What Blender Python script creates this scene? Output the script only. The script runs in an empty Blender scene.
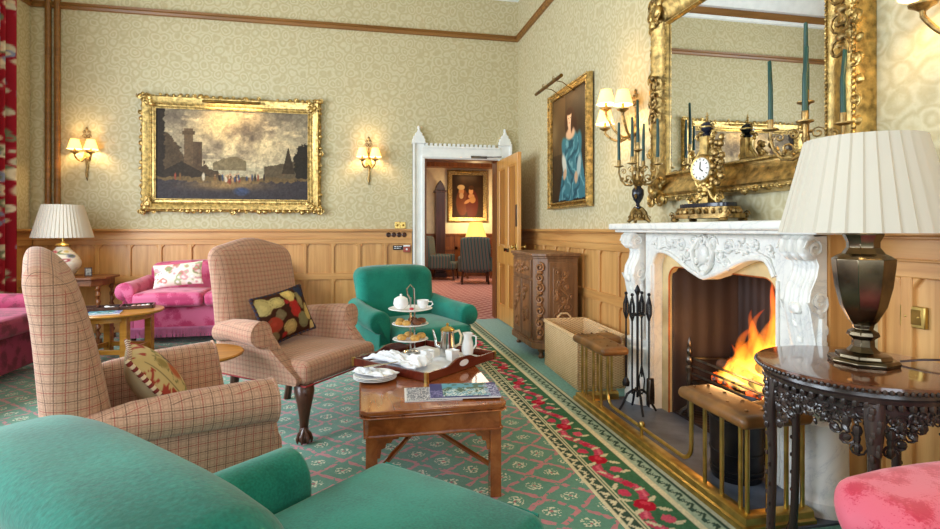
import bpy, bmesh, math, random
import numpy as np
from mathutils import Vector, Matrix
PI = math.pi
R = math.radians
sc = bpy.context.scene
COL = sc.collection
rnd = random.Random(7)

# ------------------------------------------------------------------ colour / node helpers
def lin(c):
    return tuple(((x/255)/12.92 if x/255 <= .04045 else ((x/255+.055)/1.055)**2.4) for x in c)
def rgba(c): return (*lin(c), 1.0)

class X:
    """socket expression inside one node tree"""
    def __init__(s, nt, k): s.nt, s.k = nt, k
    def _m(s, op, *a):
        n = s.nt.nodes.new('ShaderNodeMath'); n.operation = op
        for i, v in enumerate((s,)+a):
            if isinstance(v, X): s.nt.links.new(v.k, n.inputs[i])
            else: n.inputs[i].default_value = v
        return X(s.nt, n.outputs[0])
    def __add__(s, o): return s._m('ADD', o)
    __radd__ = __add__
    def __sub__(s, o): return s._m('SUBTRACT', o)
    def __mul__(s, o): return s._m('MULTIPLY', o)
    __rmul__ = __mul__
    def __truediv__(s, o): return s._m('DIVIDE', o)
    def abs(s): return s._m('ABSOLUTE')
    def fr(s): return s._m('FRACT')
    def lt(s, o): return s._m('LESS_THAN', o)
    def gt(s, o): return s._m('GREATER_THAN', o)
    def mx(s, o): return s._m('MAXIMUM', o)
    def mn(s, o): return s._m('MINIMUM', o)
    def pw(s, o): return s._m('POWER', o)
    def sin(s): return s._m('SINE')
    def sqrt(s): return s._m('SQRT')

class MT:
    def __init__(s, name):
        s.m = bpy.data.materials.new(name); s.m.use_nodes = True
        s.nt = s.m.node_tree; s.b = s.nt.nodes['Principled BSDF']
        s._tc = None
    def tc(s, out='Object'):
        if s._tc is None: s._tc = s.nt.nodes.new('ShaderNodeTexCoord')
        return s._tc.outputs[out]
    def xyz(s, sock=None):
        n = s.nt.nodes.new('ShaderNodeSeparateXYZ'); s.nt.links.new(sock or s.tc(), n.inputs[0])
        return [X(s.nt, n.outputs[i]) for i in range(3)]
    def vec(s, x, y, z):
        n = s.nt.nodes.new('ShaderNodeCombineXYZ')
        for i, v in enumerate((x, y, z)):
            if isinstance(v, X): s.nt.links.new(v.k, n.inputs[i])
            else: n.inputs[i].default_value = v
        return n.outputs[0]
    def map(s, scale=(1,1,1), sock=None):
        n = s.nt.nodes.new('ShaderNodeMapping'); n.inputs['Scale'].default_value = scale
        s.nt.links.new(sock or s.tc(), n.inputs[0]); return n.outputs[0]
    def noise(s, scale, detail=3, rough=.5, vec=None, dist=0):
        n = s.nt.nodes.new('ShaderNodeTexNoise'); s.nt.links.new(vec or s.tc(), n.inputs['Vector'])
        n.inputs['Scale'].default_value = scale; n.inputs['Detail'].default_value = detail
        n.inputs['Roughness'].default_value = rough; n.inputs['Distortion'].default_value = dist
        return X(s.nt, n.outputs[0])
    def voro(s, scale, vec=None, feature='F1', rand=1.0):
        n = s.nt.nodes.new('ShaderNodeTexVoronoi'); n.feature = feature
        s.nt.links.new(vec or s.tc(), n.inputs['Vector']); n.inputs['Scale'].default_value = scale
        n.inputs['Randomness'].default_value = rand
        return X(s.nt, n.outputs['Distance'])
    def ramp(s, f, stops):
        n = s.nt.nodes.new('ShaderNodeValToRGB'); s.nt.links.new(f.k, n.inputs[0])
        e = n.color_ramp.elements
        while len(e) < len(stops): e.new(.5)
        for q, (p, c) in zip(e, stops): q.position = p; q.color = rgba(c)
        return n.outputs[0]
    def mix(s, f, a, b):
        n = s.nt.nodes.new('ShaderNodeMix'); n.data_type = 'RGBA'
        if isinstance(f, X): s.nt.links.new(f.k, n.inputs[0])
        else: n.inputs[0].default_value = f
        for i, v in ((6, a), (7, b)):
            if isinstance(v, tuple): n.inputs[i].default_value = rgba(v)
            else: s.nt.links.new(v, n.inputs[i])
        return n.outputs[2]
    def col(s, v):
        if isinstance(v, tuple): s.b.inputs['Base Color'].default_value = rgba(v)
        else: s.nt.links.new(v, s.b.inputs['Base Color'])
    def set(s, **k):
        for a, v in k.items():
            s.b.inputs[{'rough':'Roughness','metal':'Metallic','spec':'Specular IOR Level','coat':'Coat Weight','sheen':'Sheen Weight'}[a]].default_value = v
    def rough(s, v): s.nt.links.new(v.k, s.b.inputs['Roughness'])
    def bump(s, h, strength=.3, dist=.01):
        n = s.nt.nodes.new('ShaderNodeBump'); n.inputs['Strength'].default_value = strength; n.inputs['Distance'].default_value = dist
        s.nt.links.new(h.k, n.inputs['Height']); s.nt.links.new(n.outputs[0], s.b.inputs['Normal'])

def plain(name, c, rough=.5, metal=0, spec=.5, var=.12, scale=8, bump=0):
    m = MT(name); f = m.noise(scale, 4)
    d = tuple(max(0, x*(1-var)) for x in c); l = tuple(min(255, x*(1+var)) for x in c)
    m.col(m.ramp(f, [(.3, d), (.7, l)])); m.set(rough=rough, metal=metal, spec=spec)
    if bump: m.bump(m.noise(scale*6, 3), bump, .004)
    return m.m
def wood(name, c1, c2, c3, axis='Z', rough=.35, fine=1.0, coat=0):
    m = MT(name); k = {'X': (.6, 9, 9), 'Y': (9, .6, 9), 'Z': (9, 9, .6)}[axis]
    k = tuple(v*fine for v in k)
    f = m.noise(1.6, 5, .6, m.map(k), .6); g = m.noise(.8, 2, .5)
    h = f*.75+g*.25
    m.col(m.ramp(h, [(.3, c1), (.5, c2), (.68, c3)])); m.set(rough=rough, coat=coat)
    m.bump(f, .08, .004)
    return m.m
def metal(name, c, rough=.3, var=.25, scale=14, bump=.0):
    m = MT(name); f = m.noise(scale, 4)
    m.col(m.ramp(f, [(.3, tuple(x*(1-var) for x in c)), (.7, c)])); m.set(rough=rough, metal=1)
    if bump: m.bump(m.noise(scale*5, 3), bump, .004)
    return m.m
def emis(name, c, st, base=None):
    m = MT(name); m.col(base or c); m.b.inputs['Emission Color'].default_value = rgba(c); m.b.inputs['Emission Strength'].default_value = st
    m.set(rough=.7)
    return m.m
def attr(name, rough=.7, spec=.3, bumpscale=0, coat=0):
    m = MT(name); n = m.nt.nodes.new('ShaderNodeAttribute'); n.attribute_name = 'Col'
    m.col(n.outputs[0]); m.set(rough=rough, spec=spec, coat=coat)
    if bumpscale: m.bump(m.noise(bumpscale, 3), .25, .003)
    return m.m

def plaid(name):
    m = MT(name); p = m.xyz(); nn = m.xyz(m.tc('Normal'))
    w = m.noise(5, 2)
    red = dark = fine = None
    for i in range(3):
        ok = nn[i].abs().lt(.72)
        c = p[i] + (w-.5)*.008
        r = ((c/.060).fr()-.5).abs().lt(.026)*ok
        d = ((c/.060+.5).fr()-.5).abs().lt(.026)*ok
        t = ((c/.015).fr()-.5).abs().lt(.13)*ok
        red = r if red is None else red.mx(r); dark = d if dark is None else dark.mx(d); fine = t if fine is None else fine.mx(t)
    base = m.mix(m.noise(160, 2), (178, 134, 112), (206, 166, 140))
    c = m.mix(fine*.28, base, (112, 74, 50))
    c = m.mix(red*.62, c, (150, 48, 46)); c = m.mix(dark*.62, c, (70, 48, 40))
    m.col(c); m.set(rough=.9, spec=.15, sheen=.15); m.bump(m.noise(220, 2), .2, .002)
    return m.m
def velvet(name, c1, c2, scale=5, rough=.85, sheen=.5):
    m = MT(name); f = m.noise(scale, 4)*.6 + m.noise(140, 2)*.4
    m.col(m.ramp(f, [(.35, c1), (.62, c2)])); m.set(rough=rough, spec=.2, sheen=sheen); m.bump(m.noise(120, 3), .25, .003)
    return m.m
def damask(name, c1, c2, c3, scale=7, rough=.5, sheen=.3):
    m = MT(name)
    v = m.voro(scale, feature='SMOOTH_F1'); n = m.noise(scale*3.2, 3, .6, None, 1.5)
    f = (v*1.2+n*.8-.35)
    dots = m.voro(scale*8, rand=.2).lt(.28)*.12
    m.col(m.ramp(f-dots, [(.36, c1), (.45, c2), (.6, c3)])); m.set(rough=rough, spec=.3, sheen=sheen)
    m.bump(m.noise(150, 2), .12, .002)
    return m.m

# ------------------------------------------------------------------ mesh helpers
class MB:
    def __init__(s): s.v = []; s.f = []; s.mi = []; s.m = 0; s.M = Matrix.Identity(4)
    def add(s, vs, fs):
        b = len(s.v)
        s.v += [tuple(s.M @ Vector(p)) for p in vs]
        s.f += [tuple(b+i for i in f) for f in fs]; s.mi += [s.m]*len(fs)
        return s
    def box(s, x0, x1, y0, y1, z0, z1):
        vs = [(x, y, z) for x in (x0, x1) for y in (y0, y1) for z in (z0, z1)]
        return s.add(vs, [(0,1,3,2), (4,6,7,5), (0,4,5,1), (2,3,7,6), (0,2,6,4), (1,5,7,3)])
    def rbox(s, x0, x1, y0, y1, z0, z1, r, n=4, deform=None, k=3):
        """rounded box; deform(x,y,z,u,v,w) with u,v,w in -1..1"""
        c = [(x0+x1)/2, (y0+y1)/2, (z0+z1)/2]; h = [(x1-x0)/2, (y1-y0)/2, (z1-z0)/2]
        r = min(r, *[q*.999 for q in h])
        ax = []
        for q in h:
            e = [r*(1-math.cos(PI/2*i/k)) for i in range(k)]
            e = [r*(1-math.tan(PI/4*(1-i/k))) for i in range(k)]
            mid = [-(q-r)+2*(q-r)*i/n for i in range(n+1)]
            ax.append([-q+a for a in e]+mid+[q-a for a in reversed(e)])
        idx = {}; vs = []; fs = []
        def P(p):
            key = tuple(round(q, 6) for q in p)
            if key in idx: return idx[key]
            inn = [max(-(h[i]-r), min(h[i]-r, p[i])) for i in range(3)]
            d = Vector([p[i]-inn[i] for i in range(3)])
            if d.length > 1e-9: d = d.normalized()*r
            q = [c[i]+inn[i]+d[i] for i in range(3)]
            if deform: q = deform(*q, *[(q[i]-c[i])/h[i] for i in range(3)])
            idx[key] = len(vs); vs.append(tuple(q)); return idx[key]
        for a in range(3):
            b, d = (a+1) % 3, (a+2) % 3
            for sg in (-1, 1):
                A, B = ax[b], ax[d]
                for i in range(len(A)-1):
                    for j in range(len(B)-1):
                        q = []
                        for (ii, jj) in ((i,j),(i+1,j),(i+1,j+1),(i,j+1)):
                            p = [0,0,0]; p[a] = sg*h[a]; p[b] = A[ii]; p[d] = B[jj]; q.append(P(p))
                        fs.append(tuple(q if sg > 0 else q[::-1]))
        return s.add(vs, fs)
    def loft(s, rings, closed=True, cap=True):
        n = len(rings[0]); vs = [p for r in rings for p in r]; fs = []
        for i in range(len(rings)-1):
            for j in range(n if closed else n-1):
                a = i*n+j; b = i*n+(j+1) % n
                fs.append((a, b, b+n, a+n))
        if cap and closed:
            fs.append(tuple(range(n))[::-1]); fs.append(tuple((len(rings)-1)*n+j for j in range(n)))
        return s.add(vs, fs)
    def lathe(s, prof, seg=24, c=(0,0,0), pleat=0, npl=0, a0=0, cap=True):
        rings = []
        for (r, z) in prof:
            ring = []
            for j in range(seg):
                a = a0+2*PI*j/seg
                rr = r*(1+pleat*((npl*j/seg) % 1-.5)) if pleat else r
                ring.append((c[0]+rr*math.cos(a), c[1]+rr*math.sin(a), c[2]+z))
            rings.append(ring)
        return s.loft(rings, True, cap)
    def tube(s, pts, r, seg=8, closed=False, cap=True):
        pts = [Vector(p) for p in pts]; n = len(pts); rings = []; up = None
        rs = r if isinstance(r, (list, tuple)) else [r]*n
        for i, p in enumerate(pts):
            if closed: t = pts[(i+1) % n]-pts[i-1]
            else: t = pts[min(n-1, i+1)]-pts[max(0, i-1)]
            if t.length < 1e-9: t = Vector((0,0,1))
            t.normalize()
            if up is None: up = Vector((0,0,1)) if abs(t.z) < .9 else Vector((1,0,0))
            up = (up-t*up.dot(t))
            if up.length < 1e-6: up = t.orthogonal()
            up.normalize(); sd = t.cross(up)
            rings.append([tuple(p+(up*math.cos(2*PI*j/seg)+sd*math.sin(2*PI*j/seg))*rs[i]) for j in range(seg)])
        if closed: rings.append(rings[0]); return s.loft(rings, True, False)
        return s.loft(rings, True, cap)
    def ell(s, c, r, seg=12, rings=8, rot=None):
        r = r if isinstance(r, (tuple, list)) else (r, r, r); vs = []; fs = []
        Rm = rot or Matrix.Identity(3)
        for i in range(rings+1):
            t = PI*i/rings
            for j in range(seg):
                a = 2*PI*j/seg
                p = Rm @ Vector((r[0]*math.sin(t)*math.cos(a), r[1]*math.sin(t)*math.sin(a), r[2]*math.cos(t)))
                vs.append((c[0]+p.x, c[1]+p.y, c[2]+p.z))
        for i in range(rings):
            for j in range(seg):
                a = i*seg+j; b = i*seg+(j+1) % seg
                fs.append((a, a+seg, b+seg, b))
        return s.add(vs, fs)
    def prism(s, poly, o, u, v, w, d):
        """polygon poly in plane (u,v) at o extruded d along w"""
        o, u, v, w = map(Vector, (o, u, v, w)); n = len(poly)
        vs = [tuple(o+u*a+v*b) for a, b in poly]+[tuple(o+u*a+v*b+w*d) for a, b in poly]
        fs = [tuple(range(n))[::-1], tuple(range(n, 2*n))]+[(i, (i+1) % n, (i+1) % n+n, i+n) for i in range(n)]
        return s.add(vs, fs)
    def curl(s, c, u, v, size, r, turns=1.4, flip=1, out=1.0, seg=5, start=0):
        """spiral scroll in plane u,v"""
        c, u, v = Vector(c), Vector(u), Vector(v); pts = []; rs = []; N = int(9*turns)
        for i in range(N+1):
            t = i/N; a = start+flip*t*turns*2*PI; q = size*(1-.82*t)*out
            pts.append(c+u*(q*math.cos(a))+v*(q*math.sin(a))); rs.append(r*(.55+.6*t))
        return s.tube(pts, rs, seg)
    def build(s, name, mats=None, parent=None, bevel=0, smooth=38, loc=None, sub=0, bseg=2):
        me = bpy.data.meshes.new(name); me.from_pydata(s.v, [], s.f)
        bm = bmesh.new(); bm.from_mesh(me); bmesh.ops.recalc_face_normals(bm, faces=bm.faces); bm.to_mesh(me); bm.free()
        if mats is not None:
            for m in (mats if isinstance(mats, (list, tuple)) else [mats]): me.materials.append(m)
        me.polygons.foreach_set('material_index', s.mi)
        if smooth:
            me.polygons.foreach_set('use_smooth', [True]*len(me.polygons)); me.set_sharp_from_angle(angle=R(smooth))
        me.update()
        o = bpy.data.objects.new(name, me); COL.objects.link(o)
        if parent is not None: o.parent = parent
        if loc: o.location = loc
        if bevel:
            b = o.modifiers.new('bevel', 'BEVEL'); b.width = bevel; b.segments = bseg; b.limit_method = 'ANGLE'; b.angle_limit = R(40); b.harden_normals = False
        if sub:
            q = o.modifiers.new('sub', 'SUBSURF'); q.levels = sub; q.render_levels = sub
        return o

def thing(name, label, cat, loc=(0,0,0), rz=0, group=None):
    o = bpy.data.objects.new(name, None); COL.objects.link(o); o.empty_display_size = .1
    o.location = loc; o.rotation_euler = (0, 0, rz)
    return tag(o, label, cat, group)
def tag(o, label, cat, group=None):
    o['label'] = label; o['category'] = cat
    if group: o['group'] = group
    return o
def struct(o, label=None, cat=None):
    o['kind'] = 'structure'
    if label: o['label'] = label; o['category'] = cat
    return o
def dup(root, loc, rz=None, label=None):
    r = root.copy(); COL.objects.link(r); r.location = loc
    if rz is not None: r.rotation_euler = (0, 0, rz)
    if label: r['label'] = label
    for ch in list(root.children):
        c = ch.copy(); COL.objects.link(c); c.parent = r
        for g in list(ch.children):
            d = g.copy(); COL.objects.link(d); d.parent = c
    return r

# painted colour attributes ---------------------------------------------------------------
def vnoise(U, V, s, seed):
    rg = np.random.RandomState(seed); G = rg.rand(64, 64)
    x = U*s; y = V*s; xi = np.floor(x).astype(int); yi = np.floor(y).astype(int)
    fx = x-xi; fy = y-yi; fx = fx*fx*(3-2*fx); fy = fy*fy*(3-2*fy)
    g = lambda a, b: G[a % 64, b % 64]
    return (g(xi, yi)*(1-fx)+g(xi+1, yi)*fx)*(1-fy)+(g(xi, yi+1)*(1-fx)+g(xi+1, yi+1)*fx)*fy
def fbm(U, V, s, seed, o=4):
    t = 0; a = .5
    for i in range(o): t = t+a*vnoise(U, V, s*2**i, seed+i); a *= .5
    return t/(1-.5**o)
class Paint:
    def __init__(s, U, V, base): s.U, s.V = U, V; s.C = np.zeros(U.shape+(3,)); s.C[:] = base
    def put(s, mask, c):
        m = np.clip(mask, 0, 1)[..., None]; c = np.asarray(c, float)
        s.C = s.C*(1-m)+c*m
    def ell(s, u, v, a, b, c, soft=.15, rot=0):
        du, dv = s.U-u, s.V-v; x = du*math.cos(rot)+dv*math.sin(rot); y = -du*math.sin(rot)+dv*math.cos(rot)
        d = np.sqrt((x/a)**2+(y/b)**2); s.put((1-d)/soft+.5, c)
def srgb_lin(C):
    C = np.clip(C/255., 0, 1); return np.where(C <= .04045, C/12.92, ((C+.055)/1.055)**2.4)
def grid_mesh(nx, ny, pos, colfun, name, mat, parent=None, double=None):
    """pos(U,V)->(N,3); colfun(U,V)->rgb 0..255"""
    u = np.linspace(0, 1, nx); v = np.linspace(0, 1, ny); V, U = np.meshgrid(v, u, indexing='ij')
    P = pos(U, V).reshape(-1, 3); C = srgb_lin(colfun(U, V)).reshape(-1, 3)
    I = np.arange(nx*ny).reshape(ny, nx)
    F = np.stack([I[:-1,:-1], I[:-1,1:], I[1:,1:], I[1:,:-1]], -1).reshape(-1, 4)
    if double is not None:     # closed cushion: a second face sheet, sharing rim
        P2 = double(U, V).reshape(-1, 3); off = len(P)
        P = np.concatenate([P, P2]); C = np.concatenate([C, C]); F = np.concatenate([F, F[:, ::-1]+off])
    me = bpy.data.meshes.new(name); me.from_pydata(P.tolist(), [], F.tolist())
    a = me.color_attributes.new('Col', 'FLOAT_COLOR', 'POINT')
    a.data.foreach_set('color', np.concatenate([C, np.ones((len(C), 1))], 1).astype(np.float32).ravel())
    if double is not None:
        bm = bmesh.new(); bm.from_mesh(me); bmesh.ops.remove_doubles(bm, verts=bm.verts, dist=1e-5); bm.to_mesh(me); bm.free()
    me.materials.append(mat); me.polygons.foreach_set('use_smooth', [True]*len(me.polygons)); me.update()
    o = bpy.data.objects.new(name, me); COL.objects.link(o)
    if parent is not None: o.parent = parent
    return o

# ------------------------------------------------------------------ materials
def wallpaper():
    m = MT('wallpaper'); x, y, z = m.xyz(); n1 = m.noise(7, 2, .5, m.vec(x+y, z, 0)); n2 = m.noise(7, 2, .5, m.vec(x+y+7.3, z+3.1, 0))
    u = x+y+(n1-.5)*.09; w = z+(n2-.5)*.09; row = (w/.105); col_ = u/.12
    v = m.voro(8.6, m.vec(u, w, 0), 'F1', .55)
    rings = ((v*20).sin()*.5+.5)
    fine = m.noise(46, 2, .5, m.vec(x+y, z, 0), 1.2)
    k = rings*.5+fine*.5
    m.col(m.ramp(k, [(.2, (188, 175, 136)), (.8, (207, 198, 164))])); m.set(rough=.72, spec=.3)
    return m.m
M = {}
M['paper'] = wallpaper()
M['plaster'] = plain('cream_plaster', (236, 226, 196), .9, var=.03)
M['white_paint'] = plain('white_paint', (236, 238, 236), .5, var=.03)
M['oak'] = wood('honey_oak', (172, 118, 62), (202, 150, 88), (220, 172, 108), 'Z', .38)
M['oak_h'] = wood('honey_oak_rail', (168, 114, 60), (200, 148, 86), (216, 166, 102), 'X', .38)
M['oak_y'] = wood('honey_oak_rail_side', (168, 114, 60), (200, 148, 86), (216, 166, 102), 'Y', .38)
M['rail'] = wood('picture_rail_wood', (108, 70, 28), (136, 92, 42), (154, 108, 54), 'X', .4)
M['pine'] = wood('door_pine', (186, 126, 56), (214, 156, 80), (228, 176, 100), 'Z', .3)
M['pine_shaded'] = wood('shaded_door_pine', (150, 92, 36), (180, 120, 54), (196, 138, 70), 'Z', .3)  # darker copy of the door pine, recess shade put into the colour
M['mahog'] = wood('mahogany', (104, 50, 20), (148, 80, 36), (174, 104, 52), 'Y', .16, coat=.6)
M['mahog_red'] = wood('red_mahogany', (70, 22, 14), (98, 36, 22), (122, 52, 30), 'X', .25, coat=.3)
M['walnut'] = wood('dark_walnut', (44, 24, 16), (66, 36, 24), (92, 54, 36), 'Z', .3)
M['carved'] = wood('carved_oak', (84, 54, 34), (124, 86, 56), (156, 114, 76), 'Z', .42)
M['carved_l'] = wood('carved_oak_panel', (110, 70, 40), (148, 100, 60), (178, 126, 80), 'Z', .45)
M['ebony'] = wood('blackened_carved_wood', (34, 27, 26), (54, 43, 40), (80, 64, 56), 'Z', .25)
M['dtop'] = wood('rosewood_top', (52, 24, 14), (92, 48, 28), (120, 70, 44), 'X', .14, coat=.6)
M['yew'] = wood('yellow_oak', (140, 86, 26), (176, 118, 42), (200, 144, 64), 'X', .3)
M['hallwood'] = wood('hall_oak', (84, 44, 18), (120, 68, 28), (146, 88, 40), 'Z', .4)
M['gilt'] = metal('gilt', (226, 190, 118), .36, .45, 26, .6)
M['gilt_dk'] = metal('aged_gilt', (196, 162, 104), .38, .55, 34, .6)
M['brass'] = metal('brass', (214, 182, 104), .30, .25)
M['brass_d'] = metal('antique_brass', (150, 116, 58), .3, .4)
M['silver'] = metal('silver', (225, 225, 222), .12, .08)
M['iron'] = plain('black_iron', (34, 34, 38), .4, .6, var=.3)
M['iron_g'] = metal('polished_iron', (120, 112, 106), .35, .4)
M['bronze'] = metal('dark_bronze', (128, 114, 92), .24, .55, 9)
M['plaid'] = plaid('plaid_wool')
M['green'] = velvet('green_velvet', (10, 98, 84), (26, 132, 114), sheen=.22)
M['pink'] = damask('pink_damask', (180, 50, 96), (194, 66, 110), (208, 98, 136), 10)
M['red_dam'] = damask('rose_damask', (190, 40, 70), (202, 58, 86), (216, 96, 118), 20)
M['magenta'] = damask('magenta_damask', (98, 10, 40), (118, 18, 52), (140, 34, 70), 12, .7, .1)
M['leather'] = plain('tan_leather', (112, 74, 34), .4, var=.25, scale=9, bump=.15)
M['piping'] = plain('red_piping', (150, 48, 50), .8)
M['china'] = plain('white_china', (240, 240, 240), .15, var=.02)
M['linen'] = plain('white_linen', (232, 234, 240), .85, var=.04, bump=.2)
M['candle'] = plain('green_candle_wax', (16, 64, 56), .45, var=.15)
M['glass_pane'] = None
def marble():
    m = MT('white_marble'); n = m.noise(3.5, 6, .62, None, 2.0)
    f = ((n-.5).abs()*7).mn(1)
    m.col(m.ramp(f, [(.0, (214, 215, 214)), (.12, (230, 230, 226)), (1, (238, 237, 232))])); m.set(rough=.32, spec=.5)
    return m.m
M['marble'] = marble()
M['slip'] = plain('sandstone_slip', (214, 190, 140), .6, var=.08)
M['rust'] = plain('copper_edge', (176, 96, 44), .45, .4, var=.2)
def ribbed():
    m = MT('sooty_iron_ribs'); x, y, z = m.xyz()
    f = ((x+y)*90).sin()*.5+.5
    m.col(m.mix(m.noise(3, 4), (24, 20, 22), (78, 60, 54))); m.set(rough=.55, metal=.3); m.bump(f, .6, .006)
    return m.m
M['ribs'] = ribbed()
def slate():
    m = MT('slate_hearth'); f = m.noise(5, 5, .6); m.col(m.ramp(f, [(.3, (54, 64, 84)), (.7, (104, 114, 132))])); m.set(rough=.4); m.bump(f, .2, .01); return m.m
M['slate'] = slate()
def wicker():
    m = MT('wicker'); x, y, z = m.xyz()
    a = ((x+y)*150).sin(); b = (z*330).sin(); w = (a*b)*.5+.5
    c = m.mix(m.noise(14, 3), (224, 186, 134), (244, 214, 168))
    m.col(m.mix((w*1.3+.15).mn(1), (188, 146, 98), c)); m.set(rough=.7); m.bump(w, .8, .008)
    return m.m
M['wicker'] = wicker()
def tartan():
    m = MT('green_tartan'); x, y, z = m.xyz(); c = None
    s = (((x+y)/.075).fr()-.5).abs(); m.col(m.mix(s.lt(.12), m.mix(s.gt(.42), (84, 108, 104), (130, 70, 66)), (48, 66, 74))); m.set(rough=.9); return m.m
M['tartan'] = tartan()
def shade(name, c, trans=.5, em=0, ec=(255, 214, 150)):
    m = MT(name); nt = m.nt; m.col(c); m.set(rough=.8, spec=.1)
    t = nt.nodes.new('ShaderNodeBsdfTranslucent'); t.inputs[0].default_value = rgba(c)
    mx = nt.nodes.new('ShaderNodeMixShader'); mx.inputs[0].default_value = trans
    nt.links.new(m.b.outputs[0], mx.inputs[1]); nt.links.new(t.outputs[0], mx.inputs[2])
    nt.links.new(mx.outputs[0], nt.nodes['Material Output'].inputs[0])
    if em: m.b.inputs['Emission Color'].default_value = rgba(ec); m.b.inputs['Emission Strength'].default_value = em
    return m.m
M['shade'] = shade('pleated_cream_shade', (222, 216, 202), .25)
M['shade_lit'] = shade('lit_sconce_shade', (255, 236, 190), .4, 1.7, (255, 214, 128))
M['paint'] = attr('oil_paint', .55, .12, 60)
M['print'] = attr('glossy_print', .4, .15)
M['needle'] = attr('needlepoint', .9, .1, 250)
M['dial'] = plain('white_enamel', (238, 236, 228), .3, var=.02)
M['ink'] = plain('black_ink', (20, 20, 22), .5)
M['navy'] = plain('navy_enamel', (28, 31, 46), .2, var=.2)
m = MT('mirror_glass'); m.col((236, 238, 236)); m.set(metal=1, rough=.01); M['mirror'] = m.m

# carpet: field by nodes, border painted
def carpet():
    m = MT('green_trellis_carpet'); x, y, z = m.xyz(); n = m.noise(16, 3); n2 = m.noise(60, 2)
    wx = x+(n-.5)*.05; wy = y+(m.noise(13, 3)-.5)*.05
    a = (wx-.966)/.262+(wy-2.367)/.242; b = (wx-.966)/.262-(wy-2.367)/.242
    la = (a.fr()-.5).abs(); lb = (b.fr()-.5).abs()
    rib = (la.lt(.068)).mx(lb.lt(.068))
    rib = rib*(m.noise(26, 2).gt(.45))
    fa = (a+.5).fr()-.5; fb = (b+.5).fr()-.5
    sx = (fa+fb)*.131; sy = (fa-fb)*.121
    rr = (sx*sx+sy*sy).sqrt()
    pet = m.noise(70, 1, .5).gt(.53)
    spr = rr.lt(.042)*pet
    core = rr.lt(.009)
    base = m.mix(n2, (50, 114, 92), (82, 150, 124))
    base = m.mix(m.noise(2.2, 2).gt(.62)*.25, base, (60, 120, 104))
    c = m.mix(rib*.85, base, m.mix(m.noise(44, 2), (186, 84, 104), (206, 128, 134)))
    c = m.mix(spr*.9, c, (218, 214, 188)); c = m.mix(core*.8, c, (176, 60, 80))
    m.col(c); m.set(rough=.95, spec=.1, sheen=.4); m.bump(m.noise(300, 2), .3, .003)
    return m.m
M['carpet'] = carpet()
M['teal'] = velvet('teal_carpet', (44, 118, 104), (84, 160, 146), 40, .95, .4)
M['border'] = attr('carpet_border', .95, .1, 250)
def hallcarpet():
    m = MT('hall_carpet'); x, y, z = m.xyz()
    a = ((x*5+y*5).fr()-.5).abs(); b = ((x*5-y*5).fr()-.5).abs()
    k = a.lt(.16).mx(b.lt(.16))
    m.col(m.mix(k*.8, m.mix(m.noise(20, 2), (160, 92, 98), (184, 116, 118)), (218, 176, 166))); m.set(rough=.95, spec=.1); return m.m
M['hallcarpet'] = hallcarpet()

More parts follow.
